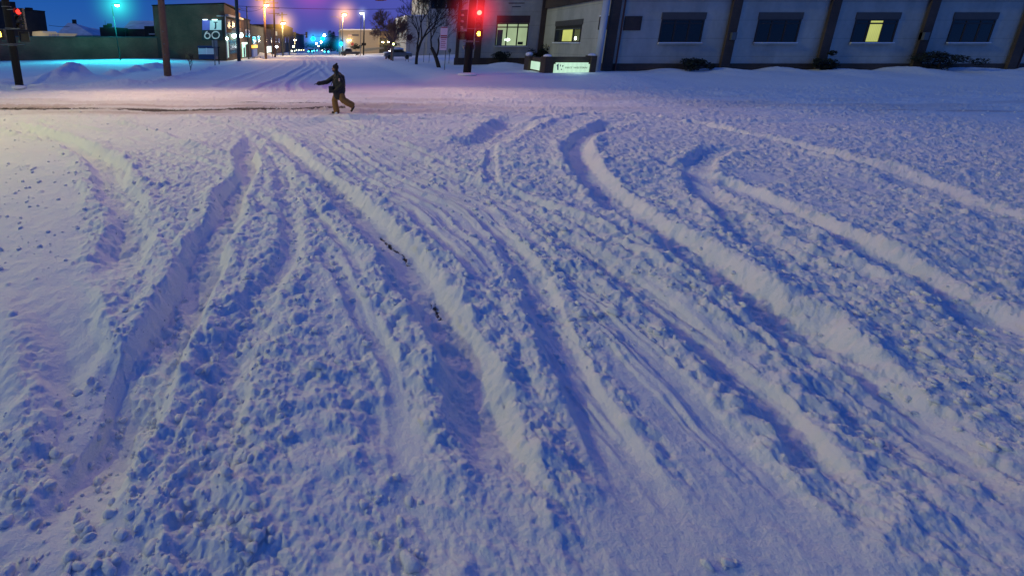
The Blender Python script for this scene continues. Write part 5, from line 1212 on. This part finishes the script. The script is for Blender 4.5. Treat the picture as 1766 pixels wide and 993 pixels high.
def hat(bm):
    blob(bm, HD+Vector((.016,0,.055)), (.108,.092,.088)); capsule(bm, HD+Vector((.02,-.0,.02)), HD+Vector((.03,0,.02)), .10, .095, .88)
    for a in range(-3, 4): blob(bm, HD+Vector((.016,0,.03))+Vector((math.cos(.0)*0, 0, 0)), (.108,.09,.05))
    blob(bm, HD+Vector((.055,0,.155)), (.036,.036,.034)); capsule(bm, HD+Vector((.02,0,.12)), HD+Vector((.05,0,.15)), .04, .03)
    for s in (-1, 1): capsule(bm, HD+Vector((.03,.075*s,.0)), HD+Vector((.02,.072*s,-.06)), .03, .02)
    capsule(bm, HD+Vector((.085,0,.02)), HD+Vector((.07,0,-.08)), .035, .03, 1.8)
fuse('knit_hat', hat, KNIT, person, .009, 2, lambda co: .004*mathutils.noise.noise(co*55))
for s in (-1, 1): MB().ell((pf.x+HD.x-.079, pf.y+.030*s, pz-.02+HD.z+.010), (.010,.012,.009)).build('eye', mat('dark_eye', (.01,.01,.01), .2, .1, 5), bd, True)
fuse('beard', lambda bm: (blob(bm, HD+Vector((-.048,0,-.088)), (.050,.052,.036)), blob(bm, HD+Vector((-.01,0,-.075)), (.05,.062,.04))), KNIT, bd, .008, 2, lambda co: .004*mathutils.noise.noise(co*70))
def glove(w, d, up, side, curl, sg):
    def f(bm):
        fingers(bm, w, d, up, side, curl, sg); capsule(bm, w-Vector(d).normalized()*.05, w+Vector(d).normalized()*.02, .044, .034)
    o = fuse('glove', f, GLOVE, person, .0045, 1)
    for v in o.data.vertices: v.co += v.normal*.004
glove(Vector((-.68,.12,1.058)), (-1,-.06,-.06), (0,0,1), (0,1,0), .35, -1)
glove(Vector((-.08,-.235,.885)), (-.8,.1,-.5), (.3,-.9,.1), (.4,.1,-.8), .5, 1)
# shoulder bag hanging at the hip, carried by the person
bag = empty('shoulder_bag', (pf.x-.29, pf.y-.06, pz+.70), 'black camera bag hanging at the walking person\'s hip', 'bag')
MB().box(pf.x-.335, pf.x-.17, pf.y-.18, pf.y-.03, pz+.74, pz+.94).build('pouch', PARKA, bag, bevel=.03)
MB().box(pf.x-.343, pf.x-.162, pf.y-.19, pf.y-.02, pz+.92, pz+.975).build('flap', PARKA, bag, bevel=.02)
MB().tube([(pf.x-.26, pf.y-.14, pz+.99), (pf.x-.22, pf.y-.20, pz+1.12), (pf.x-.12, pf.y-.25, pz+1.34), (pf.x+.0, pf.y-.16, pz+1.47)], .014, 6).build('strap', BLACK, bag)

# ------------------------------------------------------------------ sky, sun
w = bpy.data.worlds.new('World'); scene.world = w; w.use_nodes = True; nt = w.node_tree; nt.nodes.clear(); N = nt.nodes.new; L = nt.links.new
out = N('ShaderNodeOutputWorld'); bg = N('ShaderNodeBackground'); L(bg.outputs[0], out.inputs[0])
SUN_EL, SUN_AZ = R(2.0), R(-80)
sky = N('ShaderNodeTexSky'); sky.sky_type = 'NISHITA'; sky.sun_disc = False; sky.sun_elevation = SUN_EL; sky.sun_rotation = SUN_AZ; sky.ozone_density = 6
tc = N('ShaderNodeTexCoord'); sx = N('ShaderNodeSeparateXYZ'); L(tc.outputs['Generated'], sx.inputs[0])
rp = N('ShaderNodeValToRGB'); L(sx.outputs[2], rp.inputs[0]); e = rp.color_ramp.elements
e[0].position = 0.0; e[0].color = (.036,.112,.37,1); e[1].position = 1; e[1].color = (.020,.070,.32,1)
x = e.new(.03); x.color = (.022,.108,.39,1); x = e.new(.10); x.color = (.009,.085,.38,1); x = e.new(.3); x.color = (.014,.080,.43,1)
# city glow: warmer, pinker over the street ahead
dt = N('ShaderNodeVectorMath'); dt.operation = 'DOT_PRODUCT'; L(tc.outputs['Generated'], dt.inputs[0]); dt.inputs[1].default_value = (.06, .995, .05)
mr = N('ShaderNodeMapRange'); L(dt.outputs['Value'], mr.inputs[0]); mr.inputs[1].default_value = .90; mr.inputs[2].default_value = 1.0; mr.interpolation_type = 'SMOOTHERSTEP'
mg = N('ShaderNodeMix'); mg.data_type = 'RGBA'; L(mr.outputs[0], mg.inputs[0]); L(rp.outputs[0], mg.inputs[6]); mg.inputs[7].default_value = (.078,.090,.43,1)
cn = N('ShaderNodeTexNoise'); cn.inputs['Scale'].default_value = 2.2; cn.inputs['Detail'].default_value = 4; L(tc.outputs['Generated'], cn.inputs['Vector'])
cm = N('ShaderNodeMapRange'); L(cn.outputs['Fac'], cm.inputs[0]); cm.inputs[1].default_value = .3; cm.inputs[2].default_value = .7; cm.inputs[3].default_value = .88; cm.inputs[4].default_value = 1.12
vs = N('ShaderNodeVectorMath'); vs.operation = 'SCALE'; L(mg.outputs[2], vs.inputs[0]); L(cm.outputs[0], vs.inputs['Scale'])
sk = N('ShaderNodeVectorMath'); sk.operation = 'SCALE'; L(sky.outputs[0], sk.inputs[0]); sk.inputs['Scale'].default_value = .002
ad = N('ShaderNodeVectorMath'); ad.operation = 'ADD'; L(vs.outputs[0], ad.inputs[0]); L(sk.outputs[0], ad.inputs[1])
L(ad.outputs[0], bg.inputs[0]); bg.inputs[1].default_value = 1.0
sl = bpy.data.lights.new('sun', 'SUN'); sl.energy = .46; sl.angle = R(4); sl.color = (.92, 1, .45)
so = bpy.data.objects.new('sun', sl); COL.objects.link(so); so.location = (-20, 5, 20)
so.rotation_euler = Vector((.88, .12, -.36)).to_track_quat('-Z', 'Y').to_euler()
scene.view_settings.view_transform = 'Standard'; scene.view_settings.look = 'None'; scene.view_settings.exposure = 0
